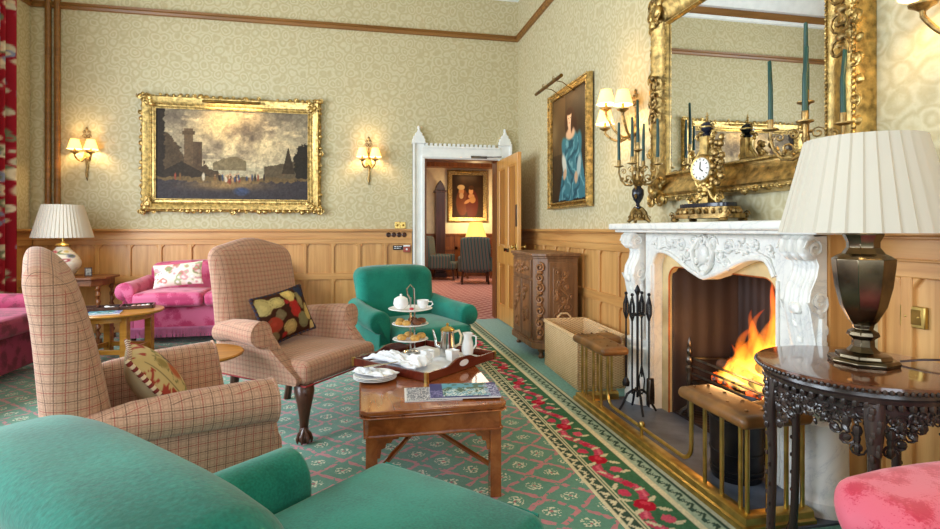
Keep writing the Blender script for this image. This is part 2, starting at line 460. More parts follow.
# ------------------------------------------------------------------ room
XR, YB, XL, YF, ZC = 2.19, 7.25, -3.80, -2.6, 4.92
FY = 2.80                                  # fireplace centre line
b = MB()
b.m = 0; b.box(XL-.2, 1.087, YF-.2, YB, -.1, 0)
b.m = 1; b.box(1.545, XR+.2, YF-.2, YB, -.1, 0)
fl = struct(b.build('floor', [M['carpet'], M['teal']], smooth=0))
def border_col(U, V):
    y = V*(YB+2.8)-2.8; x = 1.087+U*.458; C = np.zeros(U.shape+(3,)); P = Paint(U, V, (60, 106, 78))
    N = fbm(x*8, y*8, 6, 3); P.put((N-.45)*2, (74, 122, 92))
    cream = (218, 212, 182); dk = (58, 80, 68)
    def band(x0, x1, c): P.put(((x >= x0) & (x < x1)).astype(float), c)
    band(1.087, 1.104, cream); band(1.104, 1.165, dk); band(1.165, 1.178, cream); band(1.180, 1.187, cream)
    s = np.sin(y*2*PI/.075); w = np.abs((x-1.134)-.017*s)
    P.put((w < .0085).astype(float)*(fbm(x*60, y*60, 1, 8, 2) > .32), cream)
    P.put((((x-1.134)**2+(np.mod(y, .075)-.02)**2) < .010**2).astype(float), cream)
    band(1.395, 1.404, cream); band(1.408, 1.428, cream); band(1.428, 1.500, (164, 182, 162)); band(1.500, 1.512, dk); band(1.512, 1.545, (196, 196, 172))
    s = np.sin(y*2*PI/.09); w = np.abs((x-1.464)-.018*s)
    P.put((w < .009).astype(float), dk)
    P.put((((x-1.464+.014*np.cos(y*2*PI/.09))**2+(np.mod(y, .045)-.022)**2) < .009**2).astype(float), (60, 92, 84))
    # rose garland: period .49
    t = np.mod(y-2.217+.245, .49)-.245; xc = 1.268
    rib = xc+.05*np.sin((y-2.217)*2*PI/.49)
    n2 = fbm(x*40, y*40, 1, 21, 3)
    P.put(((np.abs(x-rib) < .027) & (n2 > .3)).astype(float), (192, 70, 100))
    P.put(((np.abs(x-rib-.004) < .008) & (n2 > .45)).astype(float), (212, 108, 130))
    for (dx, dy, r, c) in ((0, 0, .048, (176, 26, 52)), (.008, .01, .022, (206, 60, 84)), (-.035, .12, .03, (196, 64, 96)), (.04, -.13, .03, (204, 88, 112)), (.02, .2, .024, (186, 44, 76))):
        P.put((((x-xc-dx)**2+(t-dy)**2*.8+(n2-.5)*.0012) < r*r).astype(float), c)
    for (dx, dy, a, bb, ro) in ((.062, .045, .034, .012, .6), (-.06, -.05, .034, .012, .5), (.07, -.05, .03, .012, -.6), (-.066, .06, .032, .013, -.4), (.05, .14, .03, .011, .3), (-.05, .19, .03, .011, .9), (.075, -.16, .032, .012, .2), (-.045, -.15, .03, .011, -.8), (.0, -.21, .026, .011, .4)):
        ex = (x-xc-dx)*math.cos(ro)+(t-dy)*math.sin(ro); ey = -(x-xc-dx)*math.sin(ro)+(t-dy)*math.cos(ro)
        P.put((((ex/a)**2+(ey/bb)**2+(n2-.5)*1.4) < 1).astype(float), (208, 202, 172))
    P.C = P.C*(.9+.2*fbm(x*150, y*150, 1, 33, 2))[..., None]
    return P.C
cb = grid_mesh(56, 1150, lambda U, V: np.stack([1.087+U*.458, V*(YB+2.8)-2.8, 0*U], -1), border_col, 'carpet_border', M['border'], fl)

def wallbox(b, m, u0, u1, z0, z1, hole=None, **k): pass
# back wall with the doorway
DX0, DX1, DZ = .877, 1.886, 2.21
b = MB(); T = .22
b.box(XL-T, DX0, YB, YB+T, 0, ZC); b.box(DX1, XR+.5, YB, YB+T, 0, ZC); b.box(DX0, DX1, YB, YB+T, DZ, ZC)
wb = struct(b.build('wall_back', M['paper'], smooth=0))
# right wall with the fire opening
b = MB(); O0, O1, OZ = FY-.50, FY+.50, 1.02
b.box(XR, XR+T, YF-.2, O0, 0, ZC); b.box(XR, XR+T, O1, YB, 0, ZC); b.box(XR, XR+T, O0, O1, OZ, ZC)
wr = struct(b.build('wall_right', M['paper'], smooth=0))
# left wall and front wall with windows (out of the picture, they let the daylight in; the front pair is added to brighten)
WL = [(.3, 2.3), (3.5, 5.7)]; WZ0, WZ1 = .75, 3.1
b = MB(); ys = [YF-.2]
for a, c in WL: ys += [a, c]
ys.append(YB)
for i in range(0, len(ys), 2): b.box(XL-T, XL, ys[i], ys[i+1], 0, ZC)
for a, c in WL: b.box(XL-T, XL, a, c, 0, WZ0); b.box(XL-T, XL, a, c, WZ1, ZC)
wl = struct(b.build('wall_left', M['paper'], smooth=0))
WF = [(-3.0, -.6), (.0, 1.6)]
b = MB(); xs = [XL-T]
for a, c in WF: xs += [a, c]
xs.append(XR+T)
for i in range(0, len(xs), 2): b.box(xs[i], xs[i+1], YF-T, YF, 0, ZC)
for a, c in WF: b.box(a, c, YF-T, YF, 0, WZ0); b.box(a, c, YF-T, YF, WZ1, ZC)
wf = struct(b.build('wall_front', M['paper'], smooth=0))
mg = MT('window_glass'); mg.b.inputs['Transmission Weight'].default_value = 1; mg.set(rough=0); mg.b.inputs['IOR'].default_value = 1.05; M['pane'] = mg.m
wn = 0
for (a, c) in WL:
    wn += 1; b = MB()
    for q in (a, (a+c)/2, c): b.box(XL-.14, XL-.08, max(a, q-.03), min(c, q+.03), WZ0, WZ1)
    for z in (WZ0, 2.1, WZ1): b.box(XL-.14, XL-.08, a, c, max(WZ0, z-.03), min(WZ1, z+.03))
    o = struct(b.build('window_%d' % wn, M['white_paint'], smooth=0)); MB().box(XL-.115, XL-.105, a, c, WZ0, WZ1).build('pane', M['pane'], o, smooth=0)
for (a, c) in WF:  # added windows behind the camera, never in view
    wn += 1; b = MB()
    for q in (a, (a+c)/2, c): b.box(max(a, q-.03), min(c, q+.03), YF-.14, YF-.08, WZ0, WZ1)
    for z in (WZ0, 2.1, WZ1): b.box(a, c, YF-.14, YF-.08, max(WZ0, z-.03), min(WZ1, z+.03))
    o = struct(b.build('window_%d' % wn, M['white_paint'], smooth=0)); MB().box(a, c, YF-.115, YF-.105, WZ0, WZ1).build('pane', M['pane'], o, smooth=0)
# ceiling, cornice, picture rails
struct(MB().box(XL-T, XR+T, YF-T, YB+T, ZC, ZC+.15).build('ceiling', M['plaster'], smooth=0))
def ring_profile(b, prof):
    """sweep profile (depth from wall, z) along the inside of the room"""
    rings = []
    for (d, z) in prof: rings.append([(XL+d, YF+d, z), (XR-d, YF+d, z), (XR-d, YB-d, z), (XL+d, YB-d, z)])
    b.loft(rings, True, False)
b = MB(); ring_profile(b, [(0, 3.875), (.03, 3.88), (.042, 3.905), (.03, 3.925), (.045, 3.945), (.0, 3.955)])
struct(b.build('trim_1', M['rail'], smooth=0)); bpy.data.objects['trim_1']['label'] = 'brown wooden picture rail running round the walls'
b = MB(); ring_profile(b, [(0, 4.44), (.03, 4.45), (.05, 4.49), (0.004, 4.495)]); b.m = 1; ring_profile(b, [(.004, 4.495), (.012, 4.50), (.012, 4.62), (.004, 4.625)])
b.m = 0; ring_profile(b, [(.004, 4.625), (.06, 4.63), (.08, 4.67), (.2, 4.85), (.22, 4.86), (.22, 4.92)])
struct(b.build('trim_2', [M['white_paint'], M['rail']], smooth=0))
b = MB()
for x in (-2.2, -.2, 1.6): b.box(x-.07, x+.07, YF, YB, ZC-.09, ZC)
struct(b.build('trim_3', M['rail'], smooth=0))

# oak dado panelling
def panelling(b, u0, u1, lat0, pitch, frame, skip=()):
    """frame: matrix mapping (u, outward, z) to the world"""
    b.M = frame
    b.m = 0; b.box(u0, u1, 0, .012, 0, 1.24)
    b.m = 1
    b.box(u0, u1, 0, .0350, 1.055, 1.125); b.box(u0, u1, 0, .024, 1.125, 1.215)
    b.box(u0, u1, 0, .0350, .59, .675); b.box(u0, u1, 0, .0350, .12, .20)
    b.box(u0, u1, 0, .05, 0, .12); b.box(u0, u1, 0, .045, 1.118, 1.13)
    b.box(u0, u1, 0, .045, 1.208, 1.222); b.box(u0, u1, 0, .062, 1.222, 1.25)
    b.m = 0; w = .045; k = math.ceil((u0-lat0)/pitch); u = lat0+k*pitch
    b.box(u0, u0+.02, 0, .034, .12, 1.12); b.box(u1-.02, u1, 0, .034, .12, 1.12)
    while u < u1:
        b.box(max(u0, u-w), u, 0, .034, .2, 1.06)
        for (zt) in (1.055, .59):     # clipped upper corners of each panel
            for s0, s1 in ((u, 1), (u-w, -1)):
                if u0 < s0 < u1-.03 and u0 < s0+s1*.03 < u1:
                    b.prism([(0, 0), (s1*.03, 0), (s1*.022, -.012), (s1*.008, -.03), (0, -.045)], (s0, .008, zt), (1,0,0), (0,0,1), (0,1,0), .0245)
        u += pitch
    b.M = Matrix.Identity(4)
back_f = Matrix(((1,0,0,0), (0,-1,0,YB), (0,0,1,0), (0,0,0,1)))
right_f = Matrix(((0,-1,0,XR), (1,0,0,0), (0,0,1,0), (0,0,0,1)))
left_f = Matrix(((0,1,0,XL), (1,0,0,0), (0,0,1,0), (0,0,0,1)))
b = MB(); panelling(b, XL+.04, .70, -.662, .3425, back_f); b.build('oak_panelling', [M['oak'], M['oak_h']], wb, bevel=.004, bseg=1, smooth=0)
b = MB(); panelling(b, FY+.92, YB-.0, 4.243, .375, right_f); panelling(b, YF, FY-.92, 1.78, .375, right_f); b.build('oak_panelling', [M['oak'], M['oak_y']], wr, bevel=.004, bseg=1, smooth=0)
b = MB(); panelling(b, 5.72, YB, 6.2, .375, left_f); b.build('oak_panelling', [M['oak'], M['oak_y']], wl, bevel=.004, bseg=1, smooth=0)
# twin wooden conduits in the corner
for i, x in enumerate((-3.60, -3.505)):
    b = MB(); b.tube([(x, YB-.03, 1.25), (x, YB-.03, ZC-.3)], .034, 10)
    o = struct(b.build('trim_%d' % (4+i), M['rail'])); o['label'] = ['left one of the twin brown wooden strips by the corner', 'right one of the twin brown wooden strips by the corner'][i]

# doorway: white gothic casing, open pine leaf
dr = struct(thing('door_1', 'white battlemented door casing with open honey pine door', 'door', ((DX0+DX1)/2, YB, 0))); ox = (DX0+DX1)/2
b = MB(); L = DX0-ox; Rr = DX1-ox
b.box(L-.17, L-.01, -.05, .02, 0, 2.43); b.box(L-.17, L-.14, -.075, 0, 0, 2.43); b.box(L-.05, L-.01, -.07, 0, 0, 2.24)
b.box(Rr+.01, Rr+.20, -.05, .02, 0, 2.43); b.box(Rr+.17, Rr+.20, -.075, 0, 0, 2.43); b.box(Rr+.01, Rr+.05, -.07, 0, 0, 2.24)
b.box(L-.05, Rr+.05, -.053, .02, 2.20, 2.37); b.box(L-.052, Rr+.052, -.077, 0, 2.211, 2.242); b.box(L-.03, Rr+.03, -.07, 0, 2.345, 2.375)
x = L-.0
while x < Rr-.02: b.box(x, x+.036, -.068, 0, 2.37, 2.41); x += .062
b.build('casing', M['white_paint'], dr, bevel=.004, bseg=1, smooth=0)
b2 = MB(); b2.box(L-.01, L+.014, -.045, .22, 0, 2.2); b2.box(Rr-.014, Rr+.01, .002, .22, 0, 2.2); b2.box(L, Rr, -.04, .22, 2.19, 2.212); b2.build('lining', M['hallwood'], dr, smooth=0)
for xc in (L-.09, Rr+.10):
    b = MB(); b.prism([(-.085, 0), (.085, 0), (.085, .05), (.07, .06), (.075, .085), (.045, .10), (.05, .125), (.022, .145), (.016, .17), (0, .20), (-.016, .17), (-.022, .145), (-.05, .125), (-.045, .10), (-.075, .085), (-.07, .06), (-.085, .05)], (xc, -.075, 2.41), (1,0,0), (0,0,1), (0,1,0), .07)
    b.ell((xc, -.04, 2.615), (.02, .02, .028)); b.box(xc-.09, xc+.09, -.08, 0, 2.40, 2.425)
    b.build('pinnacle', M['white_paint'], dr, bevel=.004, bseg=1, smooth=0)
b = MB(); b.box(.12, .34, -.085, -.05, 2.215, 2.25); b.tube([(.25, -.09, 2.235), (.42, -.15, 2.23), (Rr, -.24, 2.225)], .009, 6); b.build('door_closer', M['iron_g'], dr)
leaf = MB(); x0, x1, lw = Rr+.0, Rr+.045, 1.0
leaf.box(x0+.017, x1-.017, -lw+.001, -.001, .011, 2.189)
for xa, xb in ((x0, x0+.02), (x1-.02, x1)):
    for (ya, yb_) in ((-lw, -lw+.11), (-.565, -.435), (-.11, 0)): leaf.box(xa, xb, ya, yb_, .01, 2.19)
    for (za, zb) in ((.01, .22), (.80, 1.02), (2.06, 2.19)): leaf.box(xa-.0006, xb+.0006, -lw+.0004, -.0004, za, zb)
    for (ya, yb_) in ((-lw+.11, -.565), (-.435, -.11)):
        for (za, zb) in ((.22, .80), (1.02, 2.06)):
            leaf.box(xa+.004, xb-.004, ya, ya+.02, za, zb); leaf.box(xa+.004, xb-.004, yb_-.02, yb_, za, zb); leaf.box(xa+.004, xb-.004, ya, yb_, za, za+.02); leaf.box(xa+.004, xb-.004, ya, yb_, zb-.02, zb)
lf = leaf.build('door_leaf', M['pine'], dr, bevel=.004, bseg=1, smooth=0)
for (ya, yb_) in ((-lw+.11, -.565), (-.435, -.11)):
    for (za, zb) in ((.22, .80), (1.02, 2.06)):
        q = MB()
        for xa, xb in ((x0+.0165, x0+.018), (x1-.018, x1-.0165)): q.box(xa, xb, ya+.018, yb_-.018, za+.018, zb-.018)
        for xa, xb in ((x0+.011, x0+.017), (x1-.017, x1-.011)): q.box(xa, xb, ya+.06, yb_-.06, za+.06, zb-.06)
        q.build('panel', M['pine_shaded'], lf, bevel=.003, bseg=1, smooth=0)
b = MB()
b.lathe([(.0, 0), (.028, 0), (.028, .006), (.01, .01), (.009, .035), (.022, .045), (.027, .06), (.018, .072), (0, .075)], 16); b.M = Matrix.Identity(4)
kn = b
mk = MB(); mk.M = Matrix.Translation((x0, -lw+.05, 1.03)) @ Matrix.Rotation(-PI/2, 4, 'Y'); mk.lathe([(0, 0), (.028, 0), (.028, .006), (.01, .01), (.009, .035), (.022, .045), (.027, .06), (.018, .072), (0, .075)], 16); mk.build('knob', M['brass'], lf)
mk = MB(); mk.M = Matrix.Translation((x1, -lw+.05, 1.03)) @ Matrix.Rotation(PI/2, 4, 'Y'); mk.lathe([(0, 0), (.028, 0), (.028, .006), (.01, .01), (.009, .035), (.022, .045), (.027, .06), (.018, .072), (0, .075)], 16); mk.build('knob', M['brass'], lf)
MB().box(x0-.006, x0, -lw+.03, -lw+.09, 1.28, 1.55).build('finger_plate', M['iron_g'], lf, bevel=.002)
MB().box(x0-.02, x0, -.62, -.42, .955, 1.0).build('letter_plate', M['bronze'], lf, bevel=.004)
MB().box(x0-.012, x0, -lw+.02, -lw+.09, .99, 1.07).build('lock_plate', M['brass'], lf, bevel=.003)

# hall beyond the door
HB = 14.0
struct(MB().box(-1.5, 4.6, YB, HB+.2, -.1, 0).build('floor_hall', M['hallcarpet'], smooth=0))
b = MB(); b.m = 0; b.box(-1.5, 4.6, HB, HB+.15, 0, 3.4); b.box(4.45, 4.6, YB+T, HB, 0, 3.4); b.box(-1.5, -1.35, YB+T, HB, 0, 3.4)
hw = struct(b.build('wall_hall', M['plaster'], smooth=0))
b = MB(); b.box(-1.35, 4.45, HB-.03, HB, 0, 1.08); b.box(-1.35, 4.45, HB-.06, HB, 1.08, 1.13)
for i in range(14): b.box(-1.3+i*.42, -1.22+i*.42, HB-.05, HB, .1, 1.08)
b.box(-1.35, 4.45, HB-.06, HB, 0, .14); b.box(-1.35, 4.45, HB-.05, HB, .7, .78); b.box(4.40, 4.45, YB+T, HB, 0, 1.1)
b.build('hall_panelling', M['hallwood'], hw, smooth=0)
struct(MB().box(-1.5, 4.6, YB+T, HB+.2, 3.05, 3.2).build('ceiling_hall', M['plaster'], smooth=0))
b = MB(); b.box(-1.35, 4.45, HB-.35, HB, 2.86, 3.05); b.box(-1.35, 4.45, 10.4, 10.7, 2.8, 3.05); struct(b.build('trim_6', M['hallwood'], smooth=0))
t = thing('wooden_post', 'tall dark carved wooden post with pointed top in the hall beyond the door', 'post', (2.06, 13.8, 0))
b = MB(); b.box(-.13, .13, -.10, .10, .12, 2.25); b.box(-.16, .16, -.13, .13, 0, .12); b.prism([(-.13, 0), (.13, 0), (.10, .12), (.05, .2), (0, .26), (-.05, .2), (-.10, .12)], (0, -.1, 2.25), (1,0,0), (0,0,1), (0,1,0), .2)
b.build('shaft', M['walnut'], t, bevel=.01)
MB().box(-.16, .16, -.13, .13, 2.2, 2.25).build('collar', M['walnut'], t, bevel=.01)

# ------------------------------------------------------------------ picture frames
def frame_mesh(b, w, h, prof, beads=0, corner=0, rs=None, amp=.3, edge=0):
    """frame in local plane (x right, z up, -y out of the wall); prof: (offset outwards from the opening, height)"""
    rings = []
    for (o, d) in prof:
        rings.append([(-w/2-o, -d, -h/2-o), (w/2+o, -d, -h/2-o), (w/2+o, -d, h/2+o), (-w/2-o, -d, h/2+o)])
    b.loft(rings, True, False)
    rs = rs or rnd; W = prof[-1][0]; D = max(d for _, d in prof)
    if beads:
        for (o, dd, r) in beads:
            for (ax, L, s) in ((0, w+2*o, -1), (0, w+2*o, 1), (1, h+2*o, -1), (1, h+2*o, 1)):
                n = int(L/(2.3*r))
                for i in range(n+1):
                    t = -L/2+L*i/n
                    p = (t, -dd, s*(h/2+o)) if ax == 0 else (s*(w/2+o), -dd, t)
                    b.ell(p, (r*(1.3 if ax == 0 else .8), r*.8, r*(1.3 if ax else .8)), 6, 4)
    if edge:
        for (ax, L, s) in ((0, w+2*W, -1), (0, w+2*W, 1), (1, h+2*W, -1), (1, h+2*W, 1)):
            n = int(L/edge)
            for i in range(n+1):
                t = -L/2+L*i/n; q = rs.uniform(.55, 1.15)*edge*.42
                o = W-rs.uniform(0, .5)*edge
                p = Vector((t, -D*.75, s*(h/2+o))) if ax == 0 else Vector((s*(w/2+o), -D*.75, t))
                b.ell(p, (q*1.2, q*.5, q), 6, 4, Matrix.Rotation(rs.uniform(0, PI), 3, 'Y'))
                if i % 2 == 0: b.curl(p+Vector((0, -.01, 0)), (1,0,0), (0,0,1), q*1.3, q*.28, 1.2, rs.choice((-1, 1)), start=rs.uniform(0, 6))
    if corner:
        for sx in (-1, 1):
            for sz in (-1, 1):
                c = Vector((sx*(w/2+W*.5), -D, sz*(h/2+W*.5)))
                for i in range(7):
                    a = rs.uniform(0, 2*PI); q = corner*rs.uniform(.1, .75)
                    p = c+Vector((math.cos(a)*q, rs.uniform(-.2, .1)*corner*.5, math.sin(a)*q))
                    b.curl(p, (1,0,0), (0,0,1), corner*rs.uniform(.25, .5), corner*.08, 1.3, rs.choice((-1, 1)), start=rs.uniform(0, 6))
                    b.ell(p, (corner*.22, corner*.12, corner*.3), 7, 5, Matrix.Rotation(rs.uniform(0, PI), 3, 'Y'))

def landscape(U, V):
    P = Paint(U, V, (150, 140, 116)); n = fbm(U*1.7, V, 5, 11); n2 = fbm(U*1.7, V*2, 9, 17); n3 = fbm(U*1.7, V, 26, 5, 3)
    P.put((V-.45)*1.4, (112, 102, 86)); P.put(np.exp(-((U-.55)/.3)**2-((V-.62)/.2)**2), (196, 178, 138))
    P.put(np.exp(-((U-.42)/.18)**2-((V-.8)/.16)**2)*.8, (206, 178, 128))
    P.put((n-.5)*3.2*(V > .45), (92, 82, 72)); P.put((n2-.58)*3*(V > .5), (206, 186, 144))
    P.put(((V < .42) & (V > .2)).astype(float), (158, 150, 124)); P.put(((V < .42) & (V > .36)).astype(float)*.6, (188, 174, 140))
    dk = (48, 42, 36); md = (74, 62, 48)
    hill = .40+.05*np.sin(U*16)+.02*n3
    P.put(((V < hill+.02) & (V > .33) & (U > .36) & (U < .58)).astype(float)*.85, (104, 92, 68))
    P.put(((V < .36+.12*(U-.7)*3+.03*n3) & (U > .70)).astype(float), (84, 74, 58))
    P.put((V < .70-1.0*U+.12*(n3-.5)+.10*np.sin(U*20)*(U < .3)).astype(float)*(U < .42), md)
    P.put(((U > .175) & (U < .235) & (V < .79) & (V > .3)).astype(float), (92, 76, 58)); P.put(((U > .165) & (U < .245) & (V < .76) & (V > .72)).astype(float), (80, 66, 50))
    P.put(((U > .235) & (U < .29) & (V < .64) & (V > .3)).astype(float), (78, 64, 50)); P.put(((U > .075) & (U < .10) & (V < .70)).astype(float), md)
    P.put(((U < .05+.03*(n3-.5)) & (V > .25)).astype(float), dk); P.put((V < .42-.9*np.abs(U-.16)).astype(float)*.8, dk)
    tr = np.sqrt(((U-1.0)/.10)**2+((V-.42)/.24)**2)+.5*(n3-.5); P.put((tr < 1).astype(float), (44, 40, 34))
    P.put(((np.abs(U-.865) < .035*(.62-V)*4) & (V > .3) & (V < .60)).astype(float), (58, 50, 40))
    P.put((V < .25+.05*(n3-.5)).astype(float), (96, 80, 56)); P.put((V < .17+.1*np.abs(U-.5)+.06*(n3-.5)).astype(float), (58, 54, 56))
    P.put(np.exp(-((U-.45)/.22)**2-((V-.16)/.05)**2), (138, 112, 74))
    rs = np.random.RandomState(4); cs = [(126, 66, 50), (176, 166, 146), (60, 68, 86), (110, 82, 54), (46, 40, 38), (150, 118, 84)]
    for i in range(26):
        u = rs.normal(.47, .07); v = .20+rs.rand()*.05; hh = .024+.016*rs.rand(); P.ell(u, v, .006+.004*rs.rand(), hh, cs[i % 6], .5, rs.uniform(-.15, .15)); P.ell(u, v+hh+.008, .004, .007, (176, 140, 108), .4)
    for u in (.62, .64, .66, .70, .12, .15): P.ell(u, .25, .006, .04, cs[int(u*100) % 6], .5)
    P.ell(.55, .09, .05, .045, (62, 70, 92), .6); P.ell(.3, .25, .010, .045, (190, 180, 156), .5)
    P.put(np.ones_like(U)*.12*(n3 > .55), (30, 26, 22))
    T = fbm(U*1.7, V, 60, 7, 3)[..., None]; return P.C*np.array((1.14, 1.12, 1.10))*(.84+.32*T)
def portrait(U, V):
    U = .54+(U-.54)/1.28; V = .5+(V-.46)/1.1
    P = Paint(U, V, (58, 44, 30)); n = fbm(U, V*1.2, 6, 41); n3 = fbm(U, V, 22, 44, 3)
    P.put((n-.4)*1.2, (96, 72, 44)); P.put(((U < .42) & (V > .5)).astype(float)*.45, (122, 94, 58)); P.put(np.exp(-((U-.12)/.12)**2-((V-.7)/.12)**2)*.7, (150, 124, 84))
    P.ell(.52, .755, .115, .115, (66, 42, 26)); P.ell(.55, .70, .13, .1, (60, 38, 24))
    dress = (62, 116, 128); dl = (122, 172, 178); dd = (30, 66, 80)
    P.put(((V < .52) & (np.abs(U-.58) < .15+.36*(.52-V)+.02*n3)).astype(float), dress)
    P.ell(.555, .54, .155, .13, dress); P.ell(.42, .52, .07, .12, dress, .3, .5); P.ell(.70, .50, .07, .14, dress, .3, -.25)
    body = ((np.abs(U-.57) < .14+.34*np.clip(.55-V, 0, 1)) & (V < .6)).astype(float)
    f1 = np.sin(U*58+V*22+n*16)*.5+.5; f2 = np.sin(U*33-V*17+n*12+2)*.5+.5
    P.put(body*np.clip((f1-.62)*2.2, 0, .8), dl); P.put(body*np.clip((f2-.62)*2.2, 0, .75), dd)
    P.ell(.40, .40, .045, .10, (206, 206, 194), .5, .4); P.ell(.41, .315, .035, .05, (206, 166, 132), .4, -.5); P.ell(.72, .36, .04, .09, (176, 190, 186), .5, -.2); P.ell(.66, .27, .035, .05, (206, 166, 132), .4)
    P.ell(.535, .645, .10, .05, (212, 172, 138), .4); P.ell(.525, .695, .033, .055, (214, 174, 140), .3); P.ell(.515, .765, .056, .072, (222, 182, 148), .3)
    P.ell(.575, .74, .028, .09, (64, 40, 24), .4, -.15); P.ell(.455, .74, .02, .07, (64, 40, 24), .4, .1); P.ell(.515, .83, .066, .028, (58, 36, 22), .4)
    P.ell(.498, .775, .008, .005, (60, 40, 34), .6); P.ell(.535, .775, .008, .005, (60, 40, 34), .6); P.ell(.513, .735, .013, .005, (168, 84, 74), .6); P.ell(.512, .755, .005, .014, (186, 142, 112), .8)
    P.put((V < .08+.03*n3).astype(float), (40, 30, 22)); P.put(np.clip((.12-U)*5, 0, .6), (34, 26, 18))
    return P.C*.92
def hallpic(U, V):
    P = Paint(U, V, (40, 26, 16)); n = fbm(U, V, 6, 61); P.put((n-.4)*.8, (74, 48, 26))
    P.ell(.33, .36, .2, .32, (84, 44, 26)); P.ell(.30, .62, .085, .085, (150, 104, 70)); P.ell(.29, .71, .12, .06, (160, 134, 96)); P.ell(.30, .51, .07, .07, (150, 120, 90))
    P.ell(.64, .32, .2, .34, (70, 28, 20)); P.ell(.61, .62, .07, .08, (168, 122, 84)); P.ell(.62, .70, .085, .05, (60, 36, 20)); P.ell(.62, .50, .1, .06, (150, 108, 76)); P.ell(.5, .38, .12, .04, (140, 100, 68), .3, .4); P.ell(.66, .42, .1, .08, (140, 100, 60))
    return P.C
def picture(name, label, loc, rz, w, h, prof, fun, nx, ny, fm, tilt=0, light=None, **fk):
    t = thing(name, label, 'painting', loc, rz); t.rotation_euler = (tilt, 0, rz)
    b = MB(); frame_mesh(b, w, h, prof, **fk); b.build('frame', fm, t, smooth=50)
    MB().box(-w/2-.02, w/2+.02, -.012, 0.0, -h/2-.02, h/2+.02).build('backing_board', M['hallwood'], t, smooth=0)
    grid_mesh(nx, ny, lambda U, V: np.stack([(U-.5)*w, 0*U-.016, (V-.5)*h], -1), fun, 'canvas', M['paint'], t)
    if light:
        zt, out, half, dz = light
        q = MB(); q.tube([(-half, -out, zt+dz), (half, -out, zt+dz)], .018, 10)
        lo = q.build('picture_light', M['brass_d'], t)
        for x in (-half*.4, half*.4):
            q = MB(); q.tube([(x, -.02, zt-.03), (x, -out*.6, zt+dz*.6+.02), (x, -out, zt+dz+.015)], .005, 6)
            q.curl((x, -out, zt+dz+.03), (1,0,0), (0,0,1), .03, .004, 1.1); q.build('bracket', M['brass_d'], lo)
    return t
prof_land = [(0, .02), (0, .035), (.02, .04), (.035, .03), (.06, .035), (.09, .07), (.13, .085), (.15, .06), (.165, .0)]
tl = picture('landscape_painting', 'large landscape painting of harbour and ruins in ornate gilt frame on back wall', (-1.545, YB-.002, 2.18), 0, 1.79, 1.11, prof_land, landscape, 260, 170, M['gilt'], 0, (.64, .14, .34, .0), beads=[(.012, .04, .010), (.05, .036, .012)], corner=.11, edge=.075)
prof_port = [(0, .02), (0, .040), (.014, .045), (.028, .032), (.045, .05), (.060, .055), (.068, .035), (.072, 0)]
tp = picture('portrait_painting', 'portrait of a woman in a blue satin dress on the right wall', (XR-.03, 5.285, 2.11), -PI/2, .95, 1.14, prof_port, portrait, 190, 220, M['gilt'], 0, (.58, .25, .38, .05), beads=[(.010, .045, .008), (.055, .056, .013)])
tp.location = (XR-.02, 5.285, 2.11)
prof_hall = [(0, .02), (0, .04), (.03, .05), (.09, .07), (.12, .05), (.13, 0)]
th = picture('dark_figure_painting', 'dark painting of two half-length figures seen through the open doorway', (2.83, HB-.002, 2.12), 0, .84, 1.13, prof_hall, hallpic, 80, 100, M['gilt_dk'], 0, (.6, .12, .3, .03), beads=[(.1, .066, .016)])

# ------------------------------------------------------------------ wall sconces
def sconce(name, label, loc, rz, arms, cat='wall light', k=1.2):
    """local: -y out of the wall"""
    t = thing(name, label, cat, loc, rz)
    b = MB(); b.ell((0, -.012, 0), (.035, .014, .075), 12, 8); b.ell((0, -.02, .08), (.018, .014, .05), 10, 6); b.tube([(0, -.012, .05), (.0, -.012, .2)], .008, 6)
    for s in (-1, 1):
        b.curl((s*.022, -.015, .23), (s, 0, 0), (0,0,1), .03, .006, 1.2, 1); b.curl((s*.025, -.015, .29), (s, 0, 0), (0,0,1), .022, .006, 1.2, -1)
        b.ell((s*.03, -.015, -.02), (.012, .01, .03), 8, 5)
    b.ell((0, -.015, .325), (.014, .01, .022), 8, 6)
    b.tube([(0, -.015, -.05), (.008, -.018, -.14), (-.006, -.015, -.22), (.004, -.014, -.30)], [.018, .016, .013, .004], 8)
    b.ell((0, -.015, -.235), (.018, .01, .03), 8, 5)
    b.build('backplate', M['gilt_dk'], t)
    for (x, y, z) in arms:
        b = MB(); pts = []
        for i in range(13):
            q = i/12; sag = -.075*math.sin(q*PI*.85)
            pts.append((x*q**.9, -.015+(y+.015)*q, z*q*q+sag*(1-.0*q)))
        e = pts[-1]; pts += [(e[0], e[1], e[2]+.02)]
        b.tube(pts, .0105, 8); b.curl((x*.45, y*.5, -.06), (1 if x >= 0 else -1, 0, 0), (0,0,1), .03, .006, 1.2)
        ex, ey, ez = pts[-1]
        b.lathe([(0, 0), (.014, 0), (.028, .012), (.044, .02), (.046, .027), (.014, .029), (.012, .045), (.012, .07), (0, .07)], 14, (ex, ey, ez))
        a = b.build('arm', M['gilt_dk'], t)
        s = MB(); s.lathe([(r_*k, .058+(z_-.058)*k) for r_, z_ in ((.064, .058), (.062, .06), (.036, .152), (.036, .156), (.034, .152), (.061, .062))], 72, (ex, ey, ez), .02, 18, cap=False); s.build('lamp_shade', M['shade_lit'], a)
        l = bpy.data.lights.new('sconce_bulb', 'POINT'); l.energy = 7; l.color = (1, .70, .34); l.shadow_soft_size = .03
        lo = bpy.data.objects.new('bulb_light', l); COL.objects.link(lo); lo.parent = t; lo.location = (ex, ey, ez+.11)
    return t
sconce('wall_sconce', 'gilt two-arm wall sconce on the back wall left of the landscape', (-3.20, YB, 2.13), 0, [(-.085, -.11, .02), (.085, -.11, .02)])
